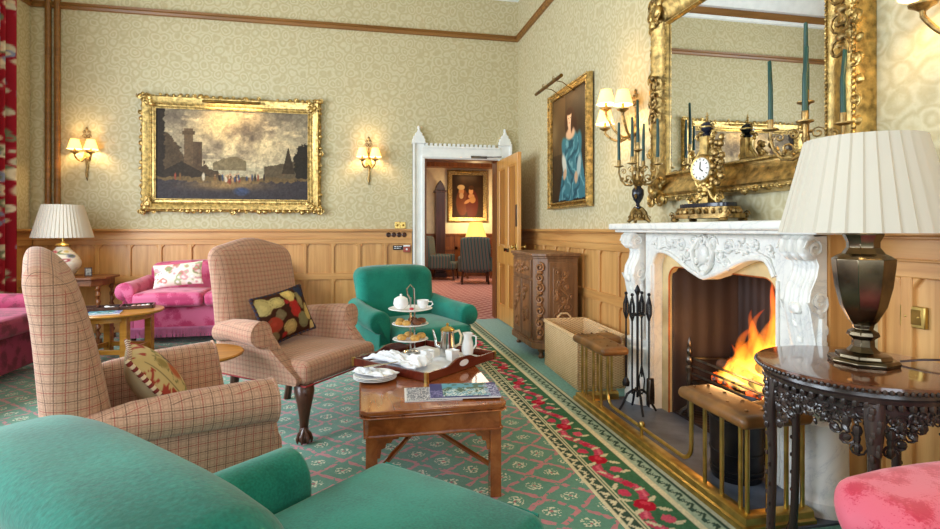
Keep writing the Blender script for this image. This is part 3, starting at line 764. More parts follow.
sconce('wall_sconce', 'gilt two-arm wall sconce between the landscape and the doorway', (.125, YB, 2.13), 0, [(-.085, -.11, .02), (.085, -.11, .02)])
sconce('wall_sconce', 'gilt three-arm wall sconce between the portrait and the mirror', (XR, 3.95, 2.03), -PI/2, [(-.10, -.22, .19), (.07, -.16, .15), (-.16, -.20, .04)])
sconce('wall_sconce', 'gilt wall sconce at the upper right edge beyond the mirror', (XR, 1.47, 2.01), -PI/2, [(-.13, -.15, .06), (.13, -.15, .06)])

# ------------------------------------------------------------------ wall fittings
t = thing('bell_push_panel', 'row of four dark round bell pushes on the oak rail', 'bell push', (.49, YB-.024, 1.172))
for i in range(4):
    q = MB(); q.M = Matrix.Translation((-.105+i*.07, 0, 0)) @ Matrix.Rotation(PI/2, 4, 'X'); q.lathe([(0, 0), (.032, 0), (.032, .008), (.022, .014), (.014, .012), (.008, .02), (0, .021)], 18); q.build('push', M['walnut'], t)
t = thing('notice_plate', 'small black notice plate with white lettering on the oak panelling', 'sign', (.515, YB-.012, 1.0))
MB().box(-.07, .07, -.012, 0, -.03, .03).build('plate', M['ink'], t, bevel=.002)
q = MB()
for z, ws in ((.014, (.03, .02, .035)), (-.008, (.025, .03, .012))):
    x = -.055
    for w in ws: q.box(x, x+w, -.0135, -.0118, z-.004, z+.004); x += w+.008
q.build('lettering', M['china'], t, smooth=0)
t = thing('alarm_button', 'small red and white alarm button beside the black notice plate', 'alarm button', (.625, YB-.034, .985))
MB().box(-.045, .045, -.035, 0, -.045, .03).build('housing', plain('alarm_red', (150, 70, 56), .4), t, bevel=.006)
MB().box(-.045, .045, -.036, 0, .03, .05).build('cover', M['china'], t, bevel=.003)
q = MB(); q.M = Matrix.Translation((0, -.035, -.005)) @ Matrix.Rotation(PI/2, 4, 'X'); q.lathe([(0, 0), (.014, 0), (.012, .006), (0, .007)], 12); q.build('button', M['china'], t)
t = thing('light_switch', 'pair of small brass light switches on the dado ledge by the door', 'light switch', (.55, YB, 1.30))
for x in (-.045, .03):
    q = MB(); q.box(x-.036, x+.036, -.012, 0, -.045, .045); q.build('switch_plate', M['brass'], t, bevel=.003)
    q = MB(); q.M = Matrix.Translation((x, -.012, 0)) @ Matrix.Rotation(PI/2, 4, 'X'); q.lathe([(0, 0), (.016, 0), (.012, .008), (.005, .022), (0, .024)], 12); q.build('dolly', M['brass'], t)
t = thing('wall_socket', 'square brass wall socket on the oak panelling right of the lamp', 'socket', (XR-.012, 1.735, .90), -PI/2)
MB().box(-.05, .05, -.02, 0, -.043, .043).build('socket_plate', M['brass'], t, bevel=.004)
MB().box(-.036, .036, -.0215, 0, -.030, .030).build('socket_face', M['brass_d'], t, bevel=.002)
q = MB()
for x in (-.025, .025): q.ell((x, -.022, 0), (.005, .003, .005), 8, 5)
q.build('screw', M['brass'], t)

# ------------------------------------------------------------------ curtain
def floral(U, V, bg, seed, s=1.0, ny=1.0, n=60, cols=None, r0=.05):
    P = Paint(U, V, bg); rs = np.random.RandomState(seed); N = fbm(U*s, V*s*ny, 10, seed)
    cols = cols or [(232, 216, 186), (200, 60, 70), (224, 150, 140), (96, 120, 84), (120, 132, 168)]
    for i in range(n):
        u, v = rs.rand(), rs.rand(); r = r0*(.6+.8*rs.rand()); c = cols[rs.randint(len(cols))]
        d = np.sqrt((U-u)**2+((V-v)*ny)**2)+(N-.5)*r*.9
        P.put(np.clip((r-d)/(r*.25), 0, 1), c); c2 = cols[rs.randint(len(cols))]; P.put(np.clip((r*.45-d)/(r*.2), 0, 1), c2)
    return P.C
def curt_pos(U, V):
    y = 5.72+.95*U; d = .05*np.sin(U*2*PI*7+.3*np.sin(V*5))+.02*np.sin(U*31)
    return np.stack([XL+.17+d, y, .03+V*3.86], -1)
co = grid_mesh(150, 240, curt_pos, lambda U, V: floral(U, V, (150, 26, 40), 5, 1, 4.0, 330, [(226, 212, 182), (210, 190, 156), (196, 186, 160), (132, 138, 164), (170, 50, 60), (120, 128, 96)], .05), 'curtain', attr('floral_chintz', .85, .15), None)
co.modifiers.new('thick', 'SOLIDIFY').thickness = .006
tag(co, 'long red floral curtain hanging by the left wall', 'curtain')

# ------------------------------------------------------------------ upholstered seating
def arm_ring(x, s, yin, zb, zc, r, flare=0, dx=None, yo=None, n=14):
    yc = yin+r+flare; pts = [(yin, zb), (yin+flare*.3, (zb+zc)/2), (yin+flare*.8, zc-r*.3)]
    for i in range(n+1):
        a = PI*.98-(PI*1.55)*i/n; pts.append((yc+r*math.cos(a), zc+r*math.sin(a)))
    yout = (yo if yo is not None else yin+r*1.15)
    pts += [(yout+flare*.5, zc-r*1.12), (yout+flare*.2, (zb+zc)/2-.03), (yout, zb)]
    return [(x+(dx(z) if dx else 0), s*y, z) for y, z in pts]
def make_arm(s, xs, par, front_dx):
    """xs: list of (x, yin, zb, zc, r, flare)"""
    b = MB(); rings = []
    for i, q in enumerate(xs):
        last = i >= len(xs)-1
        rings.append(arm_ring(q[0], s, *q[1:], dx=front_dx if i > len(xs)-3 else None))
    # domed front
    R0 = rings[-1]; cy = sum(p[1] for p in R0)/len(R0); cz = sum(p[2] for p in R0)/len(R0)
    for k, dx in ((.95, .012), (.82, .018)): rings.append([(p[0]+dx, cy+(p[1]-cy)*k, cz+(p[2]-cz)*k) for p in R0])
    b.loft(rings, True, True)
    if s < 0: pass
    return b, R0
def wing_chair(name, label, loc, rz, af=.09, adx=.23, sf=.37):
    t = thing(name, label, 'armchair', loc, rz)
    # back: camel top, leaning, thinner to the top
    def back(x, y, z, u, v, w):
        h = max(0., min(1., (w+1)/2)); top = .06*(.5+.5*math.cos(PI*max(-1, min(1, y/.345)))) if True else 0
        z2 = z+(top-.02)*h**1.5
        th = .108-.050*h
        xx = -.325-.105*h+u*th + (.018*(1-v*v)*(1-(2*h-1)**2) if u > 0 else 0)-.03*max(0, h)**9
        return (xx, y*(.93+.07*h), z2)
    MB().rbox(-.1, .1, -.345, .345, .36, 1.15, .092, 7, back, 6).build('backrest', M['plaid'], t, smooth=60)
    def seat(x, y, z, u, v, w):
        return (x, y*(1+.06*u), z+(.025*(1-v*v)*(1-u*u*.6) if w > 0 else 0))
    MB().rbox(-.32, sf, -.33, .33, .335, .475, .045, 6, seat, 4).build('seat', M['plaid'], t, smooth=60)
    for s in (-1, 1):
        xs = [(-.36, .265, .345, .60, .06, .0), (-.22, .27, .345, .625, .066, .01), (-.08, .275, .345, .632, .072, .03), (af-.05, .285, .345, .632, .076, .045), (af, .29, .345, .630, .077, .05)]
        b, R0 = make_arm(s, xs, None, lambda z: adx*max(0, (.60-z)/.26)**1.25)
        a = b.build('arm', M['plaid'], t, smooth=60)
        MB().tube([(p[0]+.006, p[1], p[2]) for p in R0[1:-1]], .005, 6).build('piping', M['plaid'], a)
    b = MB(); b.tube([(sf-.005, -.345, .34), (sf-.005, .345, .34), (-.1, .355, .34), (-.38, .33, .34), (-.38, -.33, .34), (-.1, -.355, .34)], .006, 6, True); b.build('piping', M['piping'], t)['label'] = 'thin red piping along the lower edge'
    for s in (-1, 1):
        path = [(sf-.09, s*.27, .36), (sf-.045, s*.31, .30), (sf-.035, s*.32, .24), (sf-.052, s*.303, .15), (sf-.065, s*.292, .085), (sf-.055, s*.302, .06)]
        b = MB(); b.tube(path, [.058, .058, .044, .030, .025, .03], 12); b.ell((sf-.045, s*.312, .036), (.042, .042, .036), 12, 8)
        for k in range(4):
            a = s*.75+(k-1.5)*.75; b.tube([(sf-.052, s*.305, .085), (sf-.045+.034*math.cos(a), s*.312+.034*math.sin(a), .06), (sf-.045+.047*math.cos(a), s*.312+.047*math.sin(a), .03), (sf-.045+.042*math.cos(a), s*.312+.042*math.sin(a), .008)], [.01, .011, .009, .005], 6)
        b.ell((sf-.02, s*.335, .29), (.02, .02, .035), 8, 6); b.build('leg', M['walnut'], t)
        b = MB(); b.tube([(-.30, s*.25, .36), (-.32, s*.255, .2), (-.37, s*.27, .0)], [.03, .024, .026], 8); b.build('leg', M['walnut'], t)
    return t
wing_chair('wing_armchair', 'tall-backed plaid armchair beside the coffee table holding the dark fruit cushion', (-.385, 3.705, 0), R(-37))
wing_chair('wing_armchair', 'tall-backed plaid armchair in the left foreground, turned away, with fringed tapestry cushion', (-.685, 2.33, 0), R(27.5), .20, .05, .28)

def club_seat(name, label, cat, loc, rz, W, mat, ncush=1, D0=-.48, D1=.50, armz=.505, armr=.088, backh=.88, seat=.46, fringe=None, legm=None, cushmat=None, arml=.27, group=None):
    """W: inner width between arms; local +x is the front"""
    t = thing(name, label, cat, loc, rz, group); hw = W/2; cushmat = cushmat or mat
    MB().rbox(D0+.06, D1-.10, -hw-.10, hw+.10, .10, seat-.13, .03, 4, None, 3).build('seat_base', mat, t, smooth=60)
    cw = W/ncush
    for i in range(ncush):
        ya = -hw+cw*i+.004; yb_ = ya+cw-.008
        def cd(x, y, z, u, v, w):
            return (x+.012*(1-v*v)*(u > .5), y, z+(.028*(1-u*u)*(1-v*v) if w > 0 else 0))
        c = MB().rbox(D0+.2, D1, ya, yb_, seat-.15, seat, .05, 5, cd, 4).build('seat_cushion', cushmat, t, smooth=60)
        q = MB(); e = .035
        q.tube([(D1-.012, ya+e, seat-.012), (D1-.012, yb_-e, seat-.012)], .006, 6); q.build('piping', cushmat, c)
    def back(x, y, z, u, v, w):
        h = (w+1)/2; roll = .07*max(0, (h-.62)/.38)**1.6
        xx = D0+.12+u*(.085+.03*max(0, h-.75)/.25)-.10*h-roll*(1 if u < 0 else .35)+(.03*(1-v*v)*(h*(1-h)*4) if u > 0 else 0)
        crown = -.035*abs(v)**4*h
        return (xx, y*(1-.06*(1-h)), z+crown)
    MB().rbox(-.1, .1, -hw-.06, hw+.06, .12, backh, .085, 7, back, 5).build('backrest', mat, t, smooth=60)
    for s in (-1, 1):
        z1 = armz; xs = [(D0+.05, hw-.005, .11, z1+.05, armr*.85, .0), (D0+.25, hw, .11, z1+.025, armr*.92, .0), (0, hw, .11, z1+.005, armr, .0), (arml-.06, hw, .11, z1, armr*1.02, .0), (arml, hw, .11, z1, armr*1.02, 0)]
        b, R0 = make_arm(s, xs, None, lambda z: 0.0)
        b.build('arm', mat, t, smooth=60)
    if fringe:
        q = MB(); n = int((W+.3)/.012)
        for i in range(n):
            y = -hw-.12+(W+.24)*i/n; q.tube([(D1-.10+.012, y, .17), (D1-.10+.016+rnd.uniform(-.004, .004), y+rnd.uniform(-.004, .004), .075)], .0055, 4)
        q.box(D1-.10, D1-.10+.014, -hw-.12, hw+.12, .16, .185)
        f = q.build('fringe', fringe, t); f['kind'] = 'stuff'
    for x in (D0+.12, D1-.17):
        for s in (-1, 1):
            b = MB(); b.lathe([(0, 0), (.018, 0), (.022, .02), (.028, .06), (.03, .11), (0, .11)], 12, (x, s*(hw+.03), 0)); b.build('leg', legm or M['walnut'], t)
    return t
club_seat('club_armchair', 'green velvet club armchair with rolled arms on the far side of the coffee table', 'armchair', (.462, 4.70, 0), R(-70.9), .64, M['green'], 1, -.44, .50, backh=.91)
club_seat('club_armchair', 'green velvet club armchair in the near foreground, cut off by the bottom edge', 'armchair', (-.119, 1.204, 0), R(43.3), .64, M['green'], 1, -.385, .56, backh=.905, seat=.49)
club_seat('two_seat_sofa', 'pink damask two-seat sofa with rolled arms against the panelled back wall', 'sofa', (-1.66, 6.68, 0), R(-90), 1.42, M['pink'], 2, -.40, .40, .575, .095, .875, .56, plain('pink_fringe', (196, 112, 150), .9), arml=.29)
club_seat('long_sofa', 'dark magenta sofa by the left wall beside the red curtain', 'sofa', (-3.12, 4.52, 0), R(0), 1.80, M['magenta'], 2, -.48, .50, .575, .095, .84, .56, None, arml=.33)
club_seat('rose_armchair', 'rose red damask armchair at the bottom right corner below the lamp', 'armchair', (1.49, .50, 0), R(-90), .76, M['red_dam'], 1, -.46, .46, .50, .09, .685, .44, arml=.26)

# ------------------------------------------------------------------ cushions
def cushion(name, label, loc, w, h, th, fun, rot, mat=None, cord=None, back=None):
    t = thing(name, label, 'cushion', loc); t.rotation_euler = rot
    def prof(U, V):
        u = 2*U-1; v = 2*V-1; return (np.clip(1-np.abs(u)**2.6, 0, 1)*np.clip(1-np.abs(v)**2.6, 0, 1))**.62
    def xy(U, V):
        u = 2*U-1; v = 2*V-1; k = 1-.07*(1-v*v); k2 = 1-.07*(1-u*u); return u*w/2*k, v*h/2*k2
    def top(U, V): x, y = xy(U, V); return np.stack([x, y, th*prof(U, V)], -1)
    def bot(U, V): x, y = xy(U, V); return np.stack([x, y, -th*prof(U, V)], -1)
    grid_mesh(70, 56, top, fun, 'cover', mat or M['needle'], t)
    grid_mesh(30, 24, bot, lambda U, V: np.zeros(U.shape+(3,))+np.array(back or (196, 178, 146)), 'backing', M['needle'], t)
    if cord:
        pts = []
        for (a0, a1) in (((0, 0), (1, 0)), ((1, 0), (1, 1)), ((1, 1), (0, 1)), ((0, 1), (0, 0))):
            for i in range(24):
                U = np.array(a0[0]+(a1[0]-a0[0])*i/24); V = np.array(a0[1]+(a1[1]-a0[1])*i/24); x, y = xy(U, V); pts.append((float(x), float(y), 0))
        q = MB(); n = len(pts)
        for i in range(n):
            q.m = (i//1) % 2; p = Vector(pts[i]); p2 = Vector(pts[(i+1) % n]); q.tube([p, p2], .010, 6)
        q.build('cord_trim', [plain('cord_a', cord[0], .9), plain('cord_b', cord[1], .9)], t)
    return t
def fruit(U, V):
    P = Paint(U, V, (62, 34, 24)); N = fbm(U, V, 14, 71); rs = np.random.RandomState(3)
    for (u, v, a, bb, c) in ((.10, .78, .12, .2, (178, 160, 104)), (.33, .80, .14, .13, (190, 172, 112)), (.3, .52, .1, .12, (120, 104, 78)), (.62, .55, .11, .22, (170, 44, 40)), (.62, .9, .12, .16, (206, 178, 108)), (.88, .9, .1, .14, (44, 50, 74)), (.78, .7, .06, .2, (140, 124, 84)), (.72, .25, .12, .18, (122, 116, 84)), (.90, .40, .09, .2, (190, 166, 104)), (.15, .35, .13, .16, (156, 60, 44)), (.42, .2, .14, .16, (178, 150, 96)), (.1, .1, .1, .12, (120, 100, 70)), (.93, .1, .08, .1, (196, 176, 120)), (.5, .75, .05, .06, (150, 40, 40)), (.3, .1, .05, .06, (150, 40, 40))):
        d = np.sqrt(((U-u)/a)**2+((V-v)/bb)**2)+(N-.5)*.5; P.put((1-d)/.12+.5, c); P.put(((d < .45) & (N > .5)).astype(float)*.6, tuple(min(255, x*1.15) for x in c))
        P.put(((np.abs(d-.8) < .06) & (N > .42)).astype(float)*.4, (80, 84, 50))
    return P.C
def place(root, local, loc, rz):
    return Matrix.Translation(Vector((*loc, 0))) @ Matrix.Rotation(rz, 4, 'Z') @ Vector(local)
def cush_rot(rz, lean, roll=0):
    """cushion standing: its face normal points to +x of the seat, leaning back"""
    m = Matrix.Rotation(rz, 4, 'Z') @ Matrix.Rotation(-lean, 4, 'Y') @ Matrix.Rotation(PI/2, 4, 'Z') @ Matrix.Rotation(PI/2, 4, 'X') @ Matrix.Rotation(roll, 4, 'Z')
    return m.to_euler()
p = place(None, (-.115, -.02, .678), (-.385, 3.705), R(-37))
cushion('throw_cushion', 'dark brown cushion with embroidered fruit on the middle plaid armchair', p, .46, .32, .065, fruit, cush_rot(R(-37), R(20), R(7)), cord=((70, 40, 30), (40, 44, 66)))
def tapestry(U, V):
    P = Paint(U, V, (196, 172, 122)); N = fbm(U, V, 12, 81); n2 = fbm(U, V, 30, 82, 3)
    e = np.minimum(np.minimum(U, 1-U), np.minimum(V, 1-V)); P.put(((e < .10) & (N < .45)).astype(float), (158, 64, 52)); P.put(((e > .11) & (e < .125)).astype(float), (120, 108, 76))
    P.put(((n2 > .58) & (e > .16)).astype(float)*.8, (112, 108, 70)); P.ell(.4, .5, .14, .12, (176, 92, 62), .5); P.ell(.62, .6, .1, .12, (88, 84, 92), .5); P.ell(.55, .32, .12, .08, (214, 190, 150), .5); P.ell(.3, .7, .1, .08, (150, 130, 80), .5)
    return P.C
p = place(None, (-.09, .04, .648), (-.685, 2.33), R(27.5))
cushion('throw_cushion', 'cream tapestry cushion with red and white rope edging in the left foreground armchair', p, .44, .33, .075, tapestry, cush_rot(R(27.5)-R(6), R(36)), cord=((120, 40, 36), (222, 202, 168)), back=(190, 174, 136))
def rosep(U, V): return floral(U, V, (232, 226, 206), 9, 1.5, .6, 46, [(238, 214, 208), (214, 160, 158), (176, 180, 138), (236, 232, 216), (200, 130, 120), (150, 150, 110), (240, 236, 226)], .07)
cushion('throw_cushion', 'pale floral cushion standing on the pink sofa', (-2.0, 6.60, .735), .52, .27, .06, rosep, cush_rot(R(-90), R(18), R(6)), back=(226, 214, 190))

# ------------------------------------------------------------------ coffee table and tea things
CT = thing('coffee_table', 'low rectangular mahogany coffee table with crossed stretchers in the middle of the room', 'table', (.34, 2.97, 0))
hx, hy = .335, .575
def octo(hx, hy, c): return [(-hx+c, -hy), (hx-c, -hy), (hx, -hy+c), (hx, hy-c), (hx-c, hy), (-hx+c, hy), (-hx, hy-c), (-hx, -hy+c)]
b = MB()
for (e, z0, z1) in ((0, .425, .445), (-.008, .415, .425), (.004, .408, .416)): b.prism(octo(hx+e, hy+e, .03), (0,0,z0), (1,0,0), (0,1,0), (0,0,1), z1-z0)
b.build('tabletop', M['mahog'], CT, bevel=.004)
b = MB(); b.prism(octo(hx-.022, hy-.022, .012), (0,0,.325), (1,0,0), (0,1,0), (0,0,1), .085); b.prism(octo(hx-.014, hy-.014, .012), (0,0,.318), (1,0,0), (0,1,0), (0,0,1), .010); b.build('apron', M['mahog'], CT, bevel=.002)
for sx in (-1, 1):
    for sy in (-1, 1):
        x, y = sx*(hx-.05), sy*(hy-.05); b = MB(); b.box(x-.026, x+.026, y-.026, y+.026, 0, .33); lg = b.build('leg', M['mahog'], CT, bevel=.004)
        q = MB(); po = [(0, 0), (.10, 0), (.095, -.018), (.07, -.02), (.06, -.035), (.04, -.035), (.035, -.055), (.018, -.06), (.012, -.10), (0, -.10)]
        q.prism([(-sx*a, c) for a, c in po], (x-sx*.026, y-.008, .32), (1,0,0), (0,0,1), (0,1,0), .016)
        q.prism([(-sy*a, c) for a, c in po], (x-.008, y-sy*.026, .32), (0,1,0), (0,0,1), (1,0,0), .016); q.build('corner_bracket', M['mahog'], lg)
b = MB()
for s in (-1, 1):
    A = Vector((-(hx-.05), -s*(hy-.05), .13)); B = Vector((hx-.05, s*(hy-.05), .13))
    b.tube([A, A*.5+B*.5+Vector((0,0,.05)), B], [.013, .015, .013], 6); 
b.ell((0, 0, .18), (.04, .05, .018), 12, 6); b.build('crossed_stretcher', M['mahog'], CT)
TZ = .445
# tray
ang = math.atan2(.66, .75); tray = thing('butler_tray', 'mahogany serving tray with hand holes holding the tea things on the coffee table', 'tray', (.395, 3.225, TZ), ang)
w2, d2 = .31, .28
MB().box(-w2, w2, -d2, d2, 0, .01).build('tray_base', M['mahog_red'], tray)
def side(L, hump):
    top = []; N = 20
    for i in range(N+1):
        u = -L+2*L*i/N; z = .045+(.03*math.exp(-((u)/.1)**4) if hump else 0); top.append((u, z))
    return [(-L, 0), (L, 0)]+top[::-1]
for s in (-1, 1):
    q = MB(); q.prism(side(w2, True), (0, s*d2, .003), (1,0,0), (0,0,1), (0, s, 0), .012); sd = q.build('tray_side', M['mahog_red'], tray)
    h = MB(); h.M = Matrix.Translation((0, s*(d2+.0125), .042)) @ Matrix.Rotation(PI/2, 4, 'X') @ Matrix.Scale(2.3, 4, (1,0,0)); h.lathe([(0, -.0005), (.018, -.0005), (.018, .0005), (0, .0005)], 20); h.build('hand_hole', M['linen'], sd)['label'] = 'oval hand hole showing the white cloth'
    q = MB(); q.prism(side(d2, False), (s*w2, 0, .003), (0,1,0), (0,0,1), (s, 0, 0), .012); q.build('tray_side', M['mahog_red'], tray)
    for s2 in (-1, 1): pass
q = MB()
for sx in (-1, 1):
    for sy in (-1, 1): q.box(sx*w2-.004 if sx > 0 else -w2-.014, sx*w2+.014 if sx > 0 else -w2+.004, sy*d2-.004 if sy > 0 else -d2-.014, sy*d2+.014 if sy > 0 else -d2+.004, .0, .05)
q.build('brass_corner', M['brass'], tray)
def crumple(name, label, loc, w, h, rz, seed, amp=.03, cat='napkin', n=40):
    def pos(U, V):
        a = fbm(U, V, 3.2, seed, 3); e = np.minimum(np.minimum(U, 1-U), np.minimum(V, 1-V))
        x = (U-.5)*w+.03*(fbm(U, V, 3, seed+5)-.5); y = (V-.5)*h+.03*(fbm(U, V, 3, seed+9)-.5)
        z = .004+amp*np.abs(a-.5)*2.4*np.clip(e*8+.25, 0, 1)
        c, s_ = math.cos(rz), math.sin(rz); return np.stack([x*c-y*s_, x*s_+y*c, z], -1)
    o = grid_mesh(n, n, pos, lambda U, V: np.zeros(U.shape+(3,))+np.array((234, 236, 242)), name, M['linen'])
    o.location = loc; so = o.modifiers.new('thick', 'SOLIDIFY'); so.thickness = .003; so.offset = 1
    return tag(o, label, cat)
crumple('tray_cloth', 'white cloth rumpled over the tray under the cups', (.395, 3.225, TZ+.011), .55, .50, ang, 5, .022, 'cloth')
def inr(u, v): return (.395+u*math.cos(ang)-v*math.sin(ang), 3.225+u*math.sin(ang)+v*math.cos(ang))
q_ = inr(-.215, .03)
crumple('crumpled_napkin', 'white napkin heaped at the left end of the tray behind the stacked plates', (*q_, TZ+.036), .15, .40, ang, 31, .075, n=36)
# tiered stand
sx_, sy_ = .315, 3.36
ZB = TZ+.046
st = thing('cake_stand', 'three-tier white cake stand with silver handle on the tray', 'cake stand', (sx_, sy_, ZB))
for z, r in ((.06, .112), (.155, .115), (.25, .138)):
    MB().lathe([(0, 0), (r*.6, 0), (r*.98, .012), (r, .014), (r*.97, .017), (r*.6, .006), (0, .006)], 36, (0, 0, z)).build('tier', M['china'], st)
q = MB(); q.lathe([(0, -.012), (.05, -.01), (.05, -.004), (.008, .004), (.006, .05), (.006, .33), (0, .33)], 14)
q.tube([(.0, 0, .32), (-.018, 0, .35), (-.022, 0, .385), (0, 0, .41), (.022, 0, .385), (.026, 0, .3), (.026, 0, .0)], .005, 8); q.build('stem', M['silver'], st)
cake = plain('golden_scone', (206, 156, 82), .8, var=.25, scale=30, bump=.5); choc = plain('brown_cake', (112, 66, 40), .8, var=.3, scale=30, bump=.5)
def bun(name, label, loc, r, m_, cat, group=None):
    q = MB(); rs = random.Random(hash(label) % 999 if False else int(loc[0]*9999) % 997)
    q.lathe([(0, 0), (r*.85, 0), (r, r*.25), (r*.97, r*.6), (r*.75, r*.9), (r*.35, r*1.03), (0, r*1.05)], 16); o = q.build(name, m_, None); o.location = loc
    return tag(o, label, cat, group)
for i, (dx, dy) in enumerate(((-.055, -.02), (.022, -.062), (.068, .012), (-.005, .057))):
    bun('scone', 'golden scone on the lowest tier of the cake stand', (sx_+dx, sy_+dy, ZB+.0745), .030, cake, 'scone', 'scones on the lowest tier')
for i, (dx, dy) in enumerate(((-.07, -.03), (-.03, -.06), (-.06, .035))):
    bun('biscuit', 'pale golden biscuit on the middle tier of the cake stand', (sx_+dx, sy_+dy, ZB+.1695), .027, cake, 'biscuit', 'biscuits on the middle tier')
for i, (dx, dy) in enumerate(((.035, -.05), (.070, .012), (.02, .055))):
    bun('chocolate_cake', 'brown cake slice piece on the middle tier of the cake stand', (sx_+dx, sy_+dy, ZB+.1695), .030, choc, 'cake', 'brown cakes on the middle tier')
t = thing('sugar_bowl', 'white lidded china bowl on the top tier of the cake stand', 'bowl', (sx_-.06, sy_-.015, ZB+.2645))
MB().lathe([(0, 0), (.025, 0), (.042, .015), (.048, .035), (.042, .055), (0, .055)], 20).build('bowl', M['china'], t)
q = MB(); q.lathe([(.044, .052), (.04, .064), (.02, .076), (.006, .079), (.009, .088), (0, .094)], 20); q.build('lid', M['china'], t)
def cup(name, label, loc, r, h, rz=0, mat=None, square=False):
    t = thing(name, label, 'cup', loc, rz)
    if square: MB().lathe([(0, 0), (r*.9, 0), (r*1.0, h*.2), (r*1.12, h), (r*1.06, h), (r*.93, h*.2), (0, h*.15)], 4, a0=PI/4).build('body', M['china'], t, bevel=.005)
    else: MB().lathe([(0, 0), (r*.55, 0), (r*.6, .006), (r*.9, h*.35), (r, h), (r*.95, h), (r*.85, h*.35), (0, h*.12)], 20).build('body', M['china'], t)
    q = MB(); rr = r*(.85 if square else 1); q.tube([(rr*.9, 0, h*.8), (rr+.02, 0, h*.82), (rr+.026, 0, h*.5), (rr+.012, 0, h*.25), (rr*.85, 0, h*.25)], .004, 6); q.build('handle', M['china'], t)
    return t
cup('tea_cup', 'white china cup on the top tier of the cake stand', (sx_+.076, sy_-.012, ZB+.2645), .038, .05, R(-20))
bun('strawberry', 'red strawberry between the bowl and cup on the top tier', (sx_+.0, sy_-.075, ZB+.2645), .014, plain('berry', (180, 44, 52), .4), 'strawberry')
CZ = TZ+.034
x, y = inr(.115, -.075)
t = thing('coffee_pot', 'tall silver coffee pot with pale handle on the tray', 'coffee pot', (x, y, CZ), R(-15))
MB().lathe([(0, 0), (.048, 0), (.05, .01), (.046, .06), (.04, .12), (.041, .15), (0, .15)], 28).build('body', M['silver'], t)
MB().lathe([(.043, .149), (.043, .157), (.03, .168), (.012, .174), (.006, .18), (.01, .19), (0, .198)], 24).build('lid', M['brass'], t)
q = MB(); q.tube([(-.042, 0, .045), (-.07, 0, .06), (-.075, 0, .10), (-.09, 0, .155)], [.014, .011, .008, .006], 10); q.build('spout', M['silver'], t)
q = MB(); q.tube([(.038, 0, .14), (.07, 0, .15), (.085, 0, .12), (.078, 0, .07), (.045, 0, .05)], .0075, 8); q.build('handle', plain('ivory_handle', (226, 208, 172), .4), t)
x, y = inr(.20, -.165)
t = thing('milk_jug', 'white china milk jug beside the silver coffee pot', 'jug', (x, y, CZ+.004), R(-30))
MB().lathe([(0, 0), (.034, 0), (.038, .03), (.034, .07), (.026, .10), (.032, .128), (.029, .128), (.023, .10), (.03, .04), (0, .01)], 22).build('body', M['china'], t)
q = MB(); q.tube([(.028, 0, .115), (.055, 0, .11), (.055, 0, .06), (.035, 0, .03)], .005, 8); q.build('handle', M['china'], t)
x, y = inr(-.065, -.07); cup('tea_cup', 'white square cup on the tray in front of the cake stand', (x, y, CZ), .038, .062, R(-60), square=True)
x, y = inr(.02, -.19); cup('tea_cup', 'white square cup on the tray nearest the mahogany side with the hand hole', (x, y, CZ+.002), .038, .062, R(120), square=True)
# plates with napkins
PX, PY = .084, 2.905
for i in range(3):
    q = MB(); q.lathe([(0, 0), (.065, 0), (.112, .014), (.115, .016), (.111, .018), (.065, .006), (0, .006)], 36); o = q.build('plate', M['china'])
    o.location = (PX, PY, TZ+.001+.0075*i); tag(o, ['white plate at the bottom of the stack on the coffee table', 'middle white plate of the stack on the coffee table', 'topmost white plate of the stack, under the folded napkins'][i], 'plate', 'stacked plates on the coffee table')
crumple('folded_napkin', 'white folded napkins heaped on the stack of plates', (PX, PY, TZ+.034), .23, .12, R(-42), 23, .03)
t = thing('table_knife', 'silver knife lying across the napkins on the plates', 'knife', (PX+.03, PY+.03, TZ+.068), R(25))
MB().rbox(-.10, .0, -.008, .008, 0, .008, .003).build('handle', M['silver'], t); MB().rbox(0, .11, -.008, .008, .002, .005, .001).build('blade', M['silver'], t)
# magazines
def magcol(kind):
    def f(U, V):
        n = fbm(U*2, V, 8, 90+kind); n2 = fbm(U*2, V*2, 30, 95, 2)
        if kind == 0:
            P = Paint(U, V, (226, 224, 226)); P.put(((n2 > .42) & (U > .04)).astype(float)*.9, (92, 96, 112)); return P.C
        P = Paint(U, V, (30, 34, 108)); P.put(((U > .18) & (U < .86) & (V > .1)).astype(float), (84, 150, 172)); m = (U > .18) & (U < .86) & (V > .1)
        P.put(((n > .52) & m).astype(float), (60, 96, 72)); P.put(((n2 > .56) & m & (V < .6)).astype(float), (224, 230, 226)); P.put(((n > .6) & (n2 > .5) & m).astype(float), (52, 84, 70))
        P.put(((n2 > .56) & (U < .17) & (V < .5)).astype(float), (130, 124, 176)); P.put(((n2 > .52) & (U > .8) & (V < .85)).astype(float), (170, 176, 206)); return P.C
    return f
def magazine(label, loc, w, h, rz, kind, th):
    t = thing('magazine', label, 'magazine', loc, rz)
    MB().rbox(-w/2, w/2, -h/2, h/2, 0, th, .002).build('pages', M['linen'], t)
    g = grid_mesh(90, 50, lambda U, V: np.stack([(U-.5)*w, (V-.5)*h, 0*U+th+.0006], -1), magcol(kind), 'cover', M['print'], t)
    return t
magazine('grey and white magazine underneath the blue one on the coffee table', (.35, 2.59, TZ), .27, .21, R(-4), 0, .006)
magazine('blue picture magazine lying on top at the near end of the coffee table', (.505, 2.585, TZ+.0075), .335, .23, R(-6), 1, .007)

